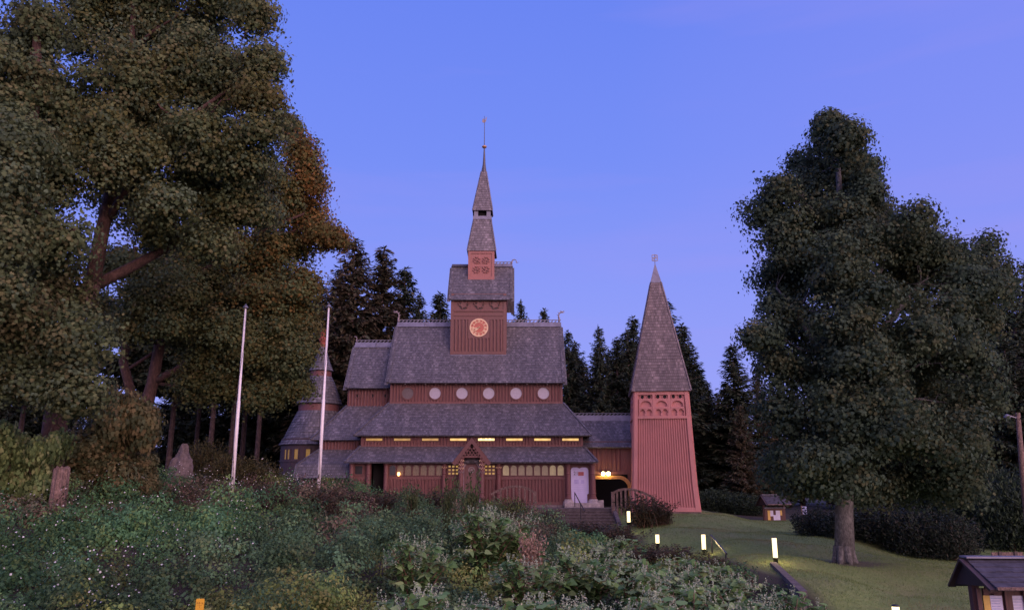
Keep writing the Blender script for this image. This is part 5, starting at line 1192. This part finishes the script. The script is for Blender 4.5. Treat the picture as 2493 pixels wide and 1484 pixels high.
# ------------------------------------------------------------------ undergrowth on the bank (uncountable)
def undergrowth():
    rng = np.random.default_rng(77); mounds = []
    for x in np.arange(-24, 7.4, 1.1):
        for y in np.arange(-41.5, -5, 1.1):
            X, Y = x + rng.uniform(-.5, .5), y + rng.uniform(-.5, .5)
            if X > (8.3 if Y < -22 else 7.0) or (X > 5.6 and Y > -17) or (X > .3 and Y > -11.5) or (X > 1.6 and Y > -9.5) or (X > 4.6 and Y < -24 and False): continue
            if abs(X) > (Y + 49) * .74 + 2.0: continue
            h = .35 + 1.0 * rng.uniform(0, 1) ** 1.6 + .3 * max(0, math.sin(X * 1.7 + Y) * math.sin(Y * 1.3 - X * .6)); r = rng.uniform(.5, .95)
            if X > 2: h *= .65
            if X > -3.5 and Y < -27: h *= .55
            if X > 3.5 and -33 < Y < -12: h = min(h, .5 if X < 7 else .38)
            mounds.append((X, Y, r, h))
    geos = []; grp = {}
    for X, Y, r, h in mounds:
        mb_ = rng.choice([.6, .8, 1.0, 1.2, 1.5], p=[.2, .2, .25, .2, .15])
        D = Y + 49; nc = int((62 if D < 20 else 46 if D < 28 else 34) * r * r * 1.5); near = D < 21
        d = rdir(nc, rng); d[:, 2] = np.abs(d[:, 2]) * .9 + .05; fl_ = (d[:, 1] > .15) & (rng.uniform(size=nc) < .55); d[fl_, 1] *= -1
        d = unit(d); q = rng.uniform(.72, 1.12, (nc, 1))
        p = d * q * np.array([r, r, h]) + np.array([X, Y, 0]); p[:, 2] += gz(p[:, 0], p[:, 1])
        w = math.sin(X * .55 + 1.3) * math.sin(Y * .42) + rng.normal() * .45 + .6 * math.sin(X * .21 - Y * .3)
        if X > -9 + .2 * (Y + 30) and X < 2.5: base = [(.105, .180, .080), (.092, .172, .086), (.128, .178, .078), (.084, .162, .080)]
        else: base = [(.088, .198, .086), (.10, .205, .078), (.078, .18, .088), (.13, .205, .070)]
        if w > .85: base = [(.20, .25, .07), (.155, .235, .07), (.22, .23, .075)]
        if w < -.95: base = [(.17, .12, .08), (.145, .118, .078), (.115, .125, .075)]
        if -15 < X < -5.5 and -20 < Y < -12: base = [(.165, .108, .085), (.14, .115, .072), (.115, .115, .066)]
        base = np.array(base) * mb_
        key = ('lobed' if rng.uniform() < .45 else 'oval') if near else 'rhomb'
        grp.setdefault((key, near), []).append((p, d, pick(base, nc, rng, .18)))
    n = 0
    for (key, near), L in grp.items():
        p, d, c = (np.concatenate(q) for q in zip(*L))
        k = 24 if near else 19; ge = crown_geo(p, d, c, k, .13 if near else .15, (.076 if key == 'lobed' else .070) if near else .105, key, rng, .35, .45); geos.append(ge); n += ge[2]
    o = leaf_mesh('undergrowth', geos, M['leaf']); tag(o, 'dense dark bramble undergrowth covering the bank', None, None, 'stuff')
    print('undergrowth leaves', n)
    # tiny white flowers, mostly on the left half
    tops = [m for m in mounds if m[0] < -6.0 - .1 * (m[1] + 40)]; f = []
    for X, Y, r, h in tops:
        k = rng.poisson(7); d = rdir(k, rng) if k else np.zeros((0, 3)); d[:, 2] = np.abs(d[:, 2]) + .15; d = unit(d) if k else d
        p = d * np.array([r, r, h]) * 1.25 + np.array([X, Y, 0])
        if k: p[:, 2] += gz(p[:, 0], p[:, 1]); f.append(p)
    f = np.concatenate(f); n = len(f); v, k, nn = leaf_geo(f, np.array([0, -.6, .6]) + rng.normal(size=(n, 3)) * .3, rdir(n, rng), rng.uniform(.03, .055, n), 'dot')
    o = leaf_mesh('small_flowers', [(v, k, nn, pick([(.75, .75, .72)], n, rng, .12))], M['petal']); tag(o, 'tiny white flowers dotted over the brambles', None, None, 'stuff')
undergrowth()
def grass():
    rng = np.random.default_rng(9); n = 260000
    x = rng.uniform(5.6, 24, n); y = -34 + 37 * rng.uniform(0, 1, n) ** 1.25
    m = (np.abs(x) < (y + 49) * .72 + .5) & (x + .125 * y > 4.95 + rng.normal(size=n) * .12) & ~((x < 11.9) & (x > 6.9) & (y > -1.4)); x, y = x[m], y[m]
    dd = np.hypot(x - OAK.x, y - OAK.y); keep = rng.uniform(size=len(x)) < np.clip((dd - .7) / 1.6, .04, 1); x, y = x[keep], y[keep]; n = len(x)
    pos = np.stack([x, y, gz(x, y) - .005], 1); ax = rng.normal(size=(n, 3)) * .45 + np.array([0, 0, 1.]); nr = rng.normal(size=(n, 3)); nr[:, 2] *= .2
    v, k, nn = leaf_geo(pos, nr, ax, rng.uniform(.035, .085, n), 'blade', 0)
    pt = np.sin(x * .8 + 2 * np.sin(y * .33)) * np.sin(y * .7 + x * .2) + rng.normal(size=n) * .4
    c = pick([(.175, .24, .082), (.15, .21, .072), (.20, .25, .10)], n, rng, .3); dry = pick([(.26, .225, .11), (.22, .19, .09)], n, rng, .3); c[pt > .75] = dry[pt > .75]
    o = leaf_mesh('grass', [(v, k, nn, c)], M['leaf']); tag(o, 'short mown grass on the lawn', None, None, 'stuff')
grass()

# ================================================================== stairs, rails, kerbs
st = MB(); sxa, sxb = P(1335, 1236, -2.2).x, P(1488, 1236, -2.2).x; zt = Zv(1236.5, -2.3)
st.box(sxa - 1.5, sxb + .2, -2.3, -.76, zt - .6, zt)
for i in range(11):
    y1 = -2.3 - i * .42; z1 = zt - .15 * (i + 1) + .02; st.box(sxa, sxb - .01, y1 - .42, y1 - .002, z1 - .6, z1); st.box(sxa - .0, sxb - .012, y1 - .45, y1 - .43, z1 - .05, z1 + .003)
t = empty('stone_stairs', (4.3, -4, -1), 0, 'wide worn stone steps leading up to the white church door', 'stairs'); st.build('steps', M['step'], t)
mb = MB(); mb.bar((sxb + .1, -2.2, zt + .05), (sxb + .1, -7.0, zt - 1.67), .22, .3); mb.build('side_kerb', M['pale'] if False else M['step'], t)
def rail(label, a, b, posts, r=.03, group='sloping handrails'):
    t = empty('handrail', (a.x, a.y, g(a.x, a.y)), 0, label, 'handrail', group); mb = MB(); mb.tube([a + Vector((0, 0, -.06)), a, b], [r, r, r], 8); mb.build('top_rail', M['steel'], t)
    for q, low in posts: mb = MB(); p = a.lerp(b, q); mb.tube([p, (p.x, p.y, low)], r * .85, 8); mb.build('post', M['steel'], t)
ra, rb_ = P(1399, 1198, -2.6), P(1423, 1243, -5.6)
rail('dark steel handrail in the middle of the stone steps', ra, rb_, [(0, Zv(1232, -2.6)), (.62, P(1412, 1263, -4.4).z)])
ra, rb_ = P(1731, 1302, -15.2), P(1769, 1347, -18.5)
rail('grey handrail sloping down beside a path lamp', ra, rb_, [(0.02, g(ra.x, ra.y) - .3), (.95, g(rb_.x, rb_.y) - .3)], .04)
ka, kb = P(1882, 1372, -22.6), P(1956, 1444, -28.2)
mb = MB(); mb.bar(ka, kb, .20, .14); kt = empty('stone_kerb', (ka.x, ka.y, ka.z - 1), 0, 'grey stone kerb running down along the lawn edge below the brightest lamp', 'kerb'); mb.build('coping', M['step'], kt)
mb = MB(); mb.bar(ka + Vector((-.02, 0, -.58)), kb + Vector((-.02, 0, -.58)), .16, 1.0); mb.build('kerb_wall', M['step'], kt)
# arched wooden rails
def arched_rail(label, pts, npost, low, Y):
    t = empty('arched_railing', (pts[0].x, Y, low), 0, label, 'railing', 'arched wooden railings'); mb = MB()
    L = [];
    for q in np.linspace(0, 1, 13).tolist(): L.append(((1 - q) ** 2) * pts[0] + 2 * q * (1 - q) * pts[1] + q * q * pts[2])
    for a, b in zip(L, L[1:]): mb.bar(a, b + (b - a) * .08, .07, .13)
    mb.build('top_rail', M['greywood'], t)
    mb = MB(); p = pts[0]; mb.bar((p.x, Y, low - .3), (p.x, Y, p.z + .09), .20, .14); mb.build('post', M['greywood'], t)
    for q in np.linspace(.13, .95, npost).tolist():
        i = q * 12; a = L[int(i)].lerp(L[min(12, int(i) + 1)], i % 1); mb = MB(); mb.bar((a.x, Y, low - .3), (a.x, Y, a.z - .04), .11, .05); mb.build('baluster', M['greywood'], t)
Ya = -3.0
arched_rail('weathered arched wooden railing between the gateway and the bell tower', [P(1492, 1200, Ya), P(1528, 1174, Ya), P(1595, 1213, Ya)], 8, Zv(1240, Ya), Ya)
arched_rail('dark arched wooden railing in front of the wall left of the steps', [P(1302, 1199, Ya), P(1260, 1165, Ya), P(1196, 1202, Ya)], 7, Zv(1232, Ya), Ya)

# ================================================================== bollard lamps
def bollard(u, vt, vb, Y, low, label, r=.085):
    a, b = P(u, vt, Y), P(u, vb, Y); zg = low if low is not None else g(a.x, Y)
    t = empty('bollard_lamp', (a.x, Y, min(zg, b.z - .2) - .1), 0, label, 'lamp', 'lit bollard lamps along the path'); s = r / .085
    mb = MB(); mb.lathe((a.x, Y, 0), [(r, min(zg, b.z - .2) - .1), (r, b.z - .03), (r * 1.08, b.z - .03), (r * 1.08, b.z)], 16); mb.build('post', M['steel'], t, True)
    mb = MB(); mb.lathe((a.x, Y, 0), [(r * .98, b.z + .001), (r * .98, a.z)], 20); mb.build('diffuser', M['bollard'], t, True)
    mb = MB(); mb.lathe((a.x, Y, 0), [(r * 1.02, a.z + .001), (r * 1.02, a.z + .03), (r * .6, a.z + .05)], 16); mb.build('cap', M['steel'], t, True)
    pl = bpy.data.lights.new('lamp_light', 'POINT'); pl.energy = 60; pl.color = (1.0, .74, .34); pl.shadow_soft_size = r * 1.7; lo = bpy.data.objects.new('lamp_light', pl); C.objects.link(lo); lo.parent = t; lo.location = Vector((a.x, Y, (a.z + b.z) / 2)) - Vector(t.location)
bollard(1530, 1243.5, 1270, -8.6, None, 'bollard lamp beside the round bush at the bell tower foot', .085)
bollard(1600, 1300, 1321, -13, None, 'smallest bollard lamp, half sunk in the bushes', .085)
bollard(1712, 1300, 1336, -15.4, None, 'bollard lamp at the top end of the grey sloping handrail', .085)
bollard(1884.5, 1308.5, 1356, -22.4, None, 'brightest bollard lamp, at the top of the stone kerb by the lawn', .075)
bollard(2180, 1475, 1535, -28.5, None, 'bollard lamp at the bottom edge of the lawn, mostly below the picture', .09)

# ================================================================== flagpoles, monument, stump, marker, pole
for (ua, va, ub, vb, Y, l) in ((566, 1182, 598, 750, -17.5, 'tall white flagpole, the one further from the church'), (775, 1198, 800.5, 748, -16.0, 'tall white flagpole standing before the choir roofs')):
    a, b = P(ua, va, Y), P(ub, vb, Y); zg = g(a.x, Y); d = (b - a).normalized(); a = a - d * ((a.z - zg) / d.z)
    t = empty('flagpole', tuple(a), 0, l, 'flagpole', 'white flagpoles in front of the church')
    mb = MB(); mid_ = a.lerp(b, .52); mb.tube([a, mid_, mid_ + d * .02, b], [.076, .068, .055, .036], 14); mb.build('pole', M['pole'], t, True)
    mb = MB(); mb.lathe(tuple(b), [(.04, -.02), (.10, .0), (.115, .04), (.07, .10), (.02, .15), (.008, .20)], 14); mb.build('cap', M['lead'], t, True)
    mb = MB(); q = [a.lerp(b, s) + Vector((.10 * math.cos(7 * s), -.10, .0)) for s in np.linspace(.05, .98, 30).tolist()]; mb.tube(q, .008, 4); mb.build('halyard', M['darkwood'], t)
    mb = MB(); p = a.lerp(b, .14); mb.bar(p + Vector((-.02, -.11, -.1)), p + Vector((.02, -.11, .1)), .03, .03); mb.build('cleat', M['steel'], t)
Ym = -10.0; mB = P(437, 1195, Ym); zg = g(mB.x, Ym)
t = empty('stone_monument', (mB.x, Ym, zg), 0, 'rough grey boulder monument with a narrower block on top, left of the flagpoles', 'monument')
def rough(name, x, y, z0, prof, seed, n=22):
    rr = random.Random(seed); mb = MB(); P_ = []
    zs_ = np.linspace(0, 1, 14); pr_ = np.array(prof)
    ph = [rr.uniform(0, 6) for _ in range(6)]; vs = []
    for q in zs_:
        r = np.interp(q, pr_[:, 0], pr_[:, 1]); z = z0 + q * pr_[-1, 2]
        for k in range(n):
            a = 2 * math.pi * k / n; f = 1 + .10 * math.sin(3 * a + ph[0] + 2 * q) + .07 * math.sin(5 * a + ph[1] - 5 * q) + .05 * rr.uniform(-1, 1) + .10 * (abs(math.cos(2 * a + ph[2])) - .5)
            vs.append((x + r * f * math.cos(a), y + r * f * .8 * math.sin(a), z + .03 * rr.uniform(-1, 1)))
    fs = [(i * n + k, i * n + (k + 1) % n, (i + 1) * n + (k + 1) % n, (i + 1) * n + k) for i in range(13) for k in range(n)] + [tuple(range(13 * n, 14 * n))]
    mb.mesh(vs, fs); return mb
z1 = Zv(1112, Ym); z2 = Zv(1080, Ym)
rough('b', mB.x, Ym, zg - .2, [(0, .72, 0), (.5, .60, 0), (.95, .46, 0), (1, .36, z1 - zg + .2)], 4).build('lower_boulder', M['rock'], t)
rough('t', mB.x + .02, Ym, z1 - .05, [(0, .36, 0), (.4, .26, 0), (.9, .17, 0), (1, .12, z2 - z1 + .05)], 6).build('upper_block', M['rock'], t)
Ys = -25.2; a = P(152, 1135, Ys); zg = g(a.x, Ys); t = empty('tree_stump', (a.x, Ys, zg), 0, 'weathered grey tree stump sticking out of the brambles', 'stump'); mb = MB(); n = 20; vs = []
for q in (0, .3, .7, 1):
    for k in range(n): al = 2 * math.pi * k / n; r = (.235 - .03 * q) * (1 + (.10 if k % 2 else -.06) + random.uniform(-.05, .05)); vs.append((a.x + r * math.cos(al), Ys + r * math.sin(al), zg - .2 + q * (a.z - zg + .2) + (random.uniform(-.10, .04) if q == 1 else 0)))
mb.mesh(vs, [(i * n + k, i * n + (k + 1) % n, (i + 1) * n + (k + 1) % n, (i + 1) * n + k) for i in range(3) for k in range(n)] + [tuple(range(3 * n, 4 * n))]); mb.build('wood', M['greywood'], t)
# yellow marker post
Yk = -36.6; a, b = P(478.5, 1456, Yk), P(498, 1456, Yk); zt = a.z; zg = g(a.x, Yk); t = empty('marker_post', (a.x, Yk, zg), math.radians(-4), 'yellow plastic utility marker post among the brambles', 'marker')
cx = (a.x + b.x) / 2; hw = (b.x - a.x) / 2 * 1.0; fk = front(Yk)
mb = MB(); mb.prism(fk, [(cx - hw, zt - .42), (cx + hw, zt - .42), (cx + hw, zt - .012), (cx + hw - .012, zt), (cx - hw + .012, zt), (cx - hw, zt - .012)], -.012, .012); pl_ = mb.build('plate', M['yellow'], t)
mb = MB(); mb.box(cx - .03, cx + .03, Yk + .013, Yk + .06, zg - .2, zt - .02); mb.build('post', M['yellow'], t)
text('H', .036, (cx - hw + .012, Yk - .0145, zt - .070), 'ylet', pl_); text('8', .040, (cx - .012, Yk - .0145, zt - .072), 'ylet', pl_); text('20', .026, (cx + .026, Yk - .0145, zt - .068), 'ylet', pl_); text('8', .040, (cx - .012, Yk - .0145, zt - .20), 'ylet', pl_)
mb = MB(); mb.box(cx - .035, cx + .035, Yk - .0145, Yk - .0125, zt - .092, zt - .088); mb.box(cx - .002, cx + .002, Yk - .0144, Yk - .0125, zt - .13, zt - .0921); mb.build('marker_lines', M['ylet'], pl_)
# wooden pole at the right edge
Yq = -15; a = P(2478, 1004, Yq); b = P(2503, 1320, Yq); zg = g(b.x, Yq); t = empty('wooden_pole', (b.x, Yq, zg), 0, 'bare wooden pole with a small lamp head at the right edge', 'pole')
mb = MB(); mb.tube([(b.x, Yq, zg - .2), tuple(a.lerp(b, .4)), tuple(a)], [.13, .115, .09], 12); mb.build('pole', M['greywood'], t, True)
mb = MB(); mb.bar(a + Vector((-.02, 0, -.25)), a + Vector((-.42, 0, -.12)), .04, .04); mb.lathe((a.x - .5, Yq, a.z - .18), [(.02, .12), (.10, .08), (.14, -.02), (.10, -.08), (.02, -.10)], 12); mb.build('lamp_head', M['lead'], t)

# ================================================================== notice kiosks
def kiosk(name, label, o, rz, W, hR, hE, ef, eb, tile, far=False):
    """o = ground point below the middle of the board; board faces -Y before rotation"""
    t = empty(name, o, rz, label, 'notice board'); zb = 0
    def put(nm, mb, m, par=None):
        r = t; mm = Matrix.LocRotScale(r.location, r.rotation_euler, None); mb.v = [tuple(mm @ Vector(v)) for v in mb.v]; return mb.build(nm, M[m], par or t)
    w = W / 2
    mb = MB(); ov = .10
    roof(mb, (-w - ov, -ef, hE), (w + ov, -ef, hE), (-w - ov, 0, hR), (w + ov, 0, hR), .16, .3, .05, .015); roof(mb, (w + ov, eb, hE - .1), (-w - ov, eb, hE - .1), (w + ov, 0, hR), (-w - ov, 0, hR), .16, .3, .05, .015)
    rf = put('roof', mb, tile)
    mb = MB()
    for a, b in (((0, -.055), (0, .02)),): mb.bar((-w - ov - .02, -.06, hR + .02), (w + ov + .02, -.06, hR + .02), .14, .03); mb.bar((-w - ov - .02, .07, hR + .018), (w + ov + .02, .07, hR + .018), .12, .03)
    put('ridge_cap', mb, 'lead', rf)
    mb = MB()
    for x in (-w - ov - .03, w + ov + .03):
        mb = MB(); mb.bar((x, -ef, hE - .05), (x, 0, hR - .03), .04, .14, (1, 0, 0)); put('barge_board', mb, 'darkwood', rf); mb = MB(); mb.bar((x, eb, hE - .15), (x, 0, hR - .031), .038, .14, (1, 0, 0)); put('barge_board', mb, 'darkwood', rf)
    for x in (-w - ov + .02, w + ov - .02):
        mb = MB(); mb.prism(lambda a, h, d, x=x: (x + d, a, h), [(-ef + .12, hE + .0), (eb - .12, hE - .1), (0, hR - .06)], -.02, .02); put('gable_board', mb, 'darkwood', rf)
    mb = MB(); mb.bar((-w - ov, -ef - .035, hE - .01), (w + ov, -ef - .035, hE - .01), .05, .05); put('gutter', mb, 'greywood', rf)
    for x in (-w, w):
        mb = MB(); mb.box(x - .065, x + .065, -.065, .065, -.4, hR - .1); put('post', mb, 'kiosk')
    return t, put, w
o = P(2365 + 215, 1500, -34.3); W = 2.7; x0 = P(2377, 1450, -34.3).x
ko = Vector((x0 + W / 2, -34.3, -2.35)); hR = Zv(1354, -34.0) + 2.35
t, put, w = kiosk('notice_kiosk', 'large dark wooden notice kiosk with shingled gable roof at the lower right corner', ko, R(-2.5), W, hR, hR - .40, .92, .52, 'felt')
zt = Zv(1432, -34.4) - ko.z; zp = Zv(1449, -34.4) - ko.z
mb = MB(); mb.box(-w + .11, w - .11, -.10, -.04, zt - .9, zt); bd = put('board', mb, 'kiosk')
def Xk(u): return P(u, 1450, -34.45).x - ko.x
for a, b, m in ((2401, 2416.5, 'paperyellow'), (2417.5, 2446, 'paper'), (2467, 2500, 'paper'), (2503, 2530, 'paper')):
    mb = MB(); mb.box(Xk(a), Xk(b), -.112, -.1015, zp - .5, zp); pp = put('notice_sheet', mb, m, bd)
mb = MB()
for k in range(7): mb.box(Xk(2419), Xk(2443 - (k * 5) % 6), -.115, -.1125, zp - .05 - k * .045, zp - .042 - k * .045); mb.box(Xk(2470), Xk(2495 - (k * 3) % 7), -.115, -.1125, zp - .06 - k * .05, zp - .053 - k * .05)
put('print_lines', mb, 'paperblue', bd)
for u in (2390, 2456, 2462, 2501, 2535):
    mb = MB(); x = Xk(u); mb.box(x - .04, x + .04, -.15, -.1005 if False else -.118, zt - .9, zt + .01); put('board_strip', mb, 'kiosk', bd)
mb = MB(); mb.box(-w + .12, w - .12, -.155, -.119, zt + .011, zt + .04); mb.box(Xk(2424), Xk(2437), -.16, -.119, zp + .005, zp + .035); put('board_head', mb, 'kiosk', bd)
# far one
Yf = 2.5; pf_ = P(1886, 1268, Yf); zg = g(pf_.x, Yf)
t, put, w = kiosk('notice_shelter', 'small distant red-framed notice board under a steep dark roof at the top of the lawn', Vector((pf_.x, Yf, zg)), R(8), 1.36, Zv(1204, Yf) - zg, Zv(1226, Yf) - zg, .8, .8, 'felt')
zt, zb_ = Zv(1236, Yf) - zg, .04
mb = MB(); mb.box(-.68, .68, -.12, -.05, zb_, zt); bd = put('board', mb, 'kiosk'); mb = MB(); mb.box(-.72, .72, -.2, -.03, zt + .002, zt + .05); put('board_head', mb, 'lead', bd)
for a, b, c, d, m in ((-.50, -.33, .06, zt - .14, 'paperyellow'), (-.325, -.12, .30, zt - .14, 'paper'), (-.12, .05, .06, zt - .42, 'paper'), (.055, .34, .06, zt - .14, 'paper'), (.345, .48, .35, zt - .14, 'paperyellow')):
    mb = MB(); mb.box(a, b, -.135, -.121, c, d); put('notice_sheet', mb, m, bd)
# pale board half hidden by the yews
Yh = -3.0; a = P(1962, 1232, Yh); zg = g(a.x, Yh); t = empty('small_signboard', (a.x, Yh, zg), 0, 'small pale signboard on a post half hidden by the lawn tree boughs', 'sign')
mb = MB(); mb.box(a.x - .22, a.x + .02, Yh - .03, Yh, a.z - .45, a.z); mb.build('panel', M['tarp'], t); mb = MB(); mb.box(a.x - .3, a.x - .23, Yh - .05, Yh + .02, zg - .2, a.z + .05); mb.build('post', M['greywood'], t)
# bench
Yb = -23.5; a = P(2453, 1343, Yb); zg = a.z - .82; t = empty('wooden_bench', (a.x, Yb, zg), R(4), 'pale wooden bench seen over the kiosk roof with its backrest showing', 'bench')
def put2(nm, mb, m): mm = Matrix.LocRotScale(t.location, t.rotation_euler, None); mb.v = [tuple(mm @ Vector(v)) for v in mb.v]; return mb.build(nm, M[m], t)
BW = .52
mb = MB()
for k in range(2): mb.box(-BW, BW, .02, .06, .56 + k * .135, .68 + k * .135)
put2('backrest', mb, 'greywood'); mb = MB()
for k in range(3): mb.box(-BW, BW, .12 + k * .13, .23 + k * .13, .42, .46)
put2('seat', mb, 'greywood')
for x in (-BW * .5, BW * .5): mb = MB(); mb.box(x - .05, x + .05, -.03, .018, -.9, .84); mb.box(x - .05, x + .05, .019, .5, .32, .419); mb.box(x - .05, x + .05, .44, .5, -.9, .319); put2('leg', mb, 'darkwood')

# ================================================================== sky, sun, camera
w = bpy.data.worlds.new('World'); bpy.context.scene.world = w; w.use_nodes = True; nt = w.node_tree
bg = nt.nodes['Background']
sky = nt.nodes.new('ShaderNodeTexSky'); sky.sky_type = 'NISHITA'; sky.sun_disc = False
SUN_EL, SUN_AZ = R(9), R(32)                              # behind the camera, over the right shoulder
sdir = Vector((math.sin(SUN_AZ) * math.cos(SUN_EL), -math.cos(SUN_AZ) * math.cos(SUN_EL), math.sin(SUN_EL)))
sky.sun_elevation = SUN_EL; sky.sun_rotation = math.atan2(sdir.x, sdir.y)
tc = nt.nodes.new('ShaderNodeTexCoord'); sx = nt.nodes.new('ShaderNodeSeparateXYZ'); nt.links.new(tc.outputs['Generated'], sx.inputs[0])
base = ramp(nt, sx.outputs[2], [(0, (.38, .40, 1.0)), (.18, (.30, .355, .99)), (.40, (.19, .285, .97)), (.60, (.145, .24, .93)), (1, (.13, .21, .84))]).outputs[0]
dt = nt.nodes.new('ShaderNodeVectorMath'); dt.operation = 'DOT_PRODUCT'; nt.links.new(tc.outputs['Generated'], dt.inputs[0]); dt.inputs[1].default_value = tuple(sdir)
glow = ramp(nt, dt.outputs['Value'], [(.05, (0, 0, 0)), (.55, (.35, .35, .35)), (1, (1, 1, 1))]).outputs[0]
# faint pink belt towards the right, as after sunset
belt = nt.nodes.new('ShaderNodeVectorMath'); belt.operation = 'DOT_PRODUCT'; nt.links.new(tc.outputs['Generated'], belt.inputs[0]); belt.inputs[1].default_value = Vector((.62, .70, .34)).normalized()
bl = ramp(nt, belt.outputs['Value'], [(.86, (0, 0, 0)), (1, (1, 1, 1))]).outputs[0]
c = mixc(nt, base, (.31, .31, .96), mulf(nt, bl, .3))
cn = noise(nt, mapping(nt, tc.outputs['Generated'], (1.2, 1.2, 9)), 1.6, 5, .5)
c = mixc(nt, c, (.42, .33, .90), mulf(nt, ramp(nt, cn, [(.52, (0, 0, 0)), (.75, (1, 1, 1))]).outputs[0], .24))
c = mixc(nt, c, (2.2, 1.45, 1.65), glow)
c2 = mixc(nt, c, mixc(nt, sky.outputs[0], (.08, .08, .08), 1.0, 'MULTIPLY'), .06)
nt.links.new(c2, bg.inputs['Color']); bg.inputs['Strength'].default_value = 1.0
sl = bpy.data.lights.new('sun', 'SUN'); sl.energy = SUN_E if 'SUN_E' in globals() else 1.5; sl.angle = R(38); sl.color = (1.0, .66, .72)
so = bpy.data.objects.new('sun', sl); C.objects.link(so); so.rotation_euler = sdir.to_track_quat('Z', 'Y').to_euler(); so.location = (20, -60, 30)
cam = bpy.data.cameras.new('camera'); cam.sensor_width = 36; cam.lens = 36 * F / 2493; cam.clip_end = 3000; cam.clip_start = .1
co = bpy.data.objects.new('camera', cam); C.objects.link(co); co.location = (0, CY, CZ); co.rotation_euler = (R(90) + PITCH, 0, 0)
sc = bpy.context.scene; sc.camera = co
sc.view_settings.view_transform = 'Standard'; sc.view_settings.look = 'None'; sc.view_settings.exposure = 0; sc.view_settings.gamma = 1
sc.render.engine = 'CYCLES'; sc.cycles.max_bounces = 5; sc.cycles.diffuse_bounces = 3; sc.cycles.glossy_bounces = 2; sc.cycles.transmission_bounces = 2; sc.cycles.use_denoising = True
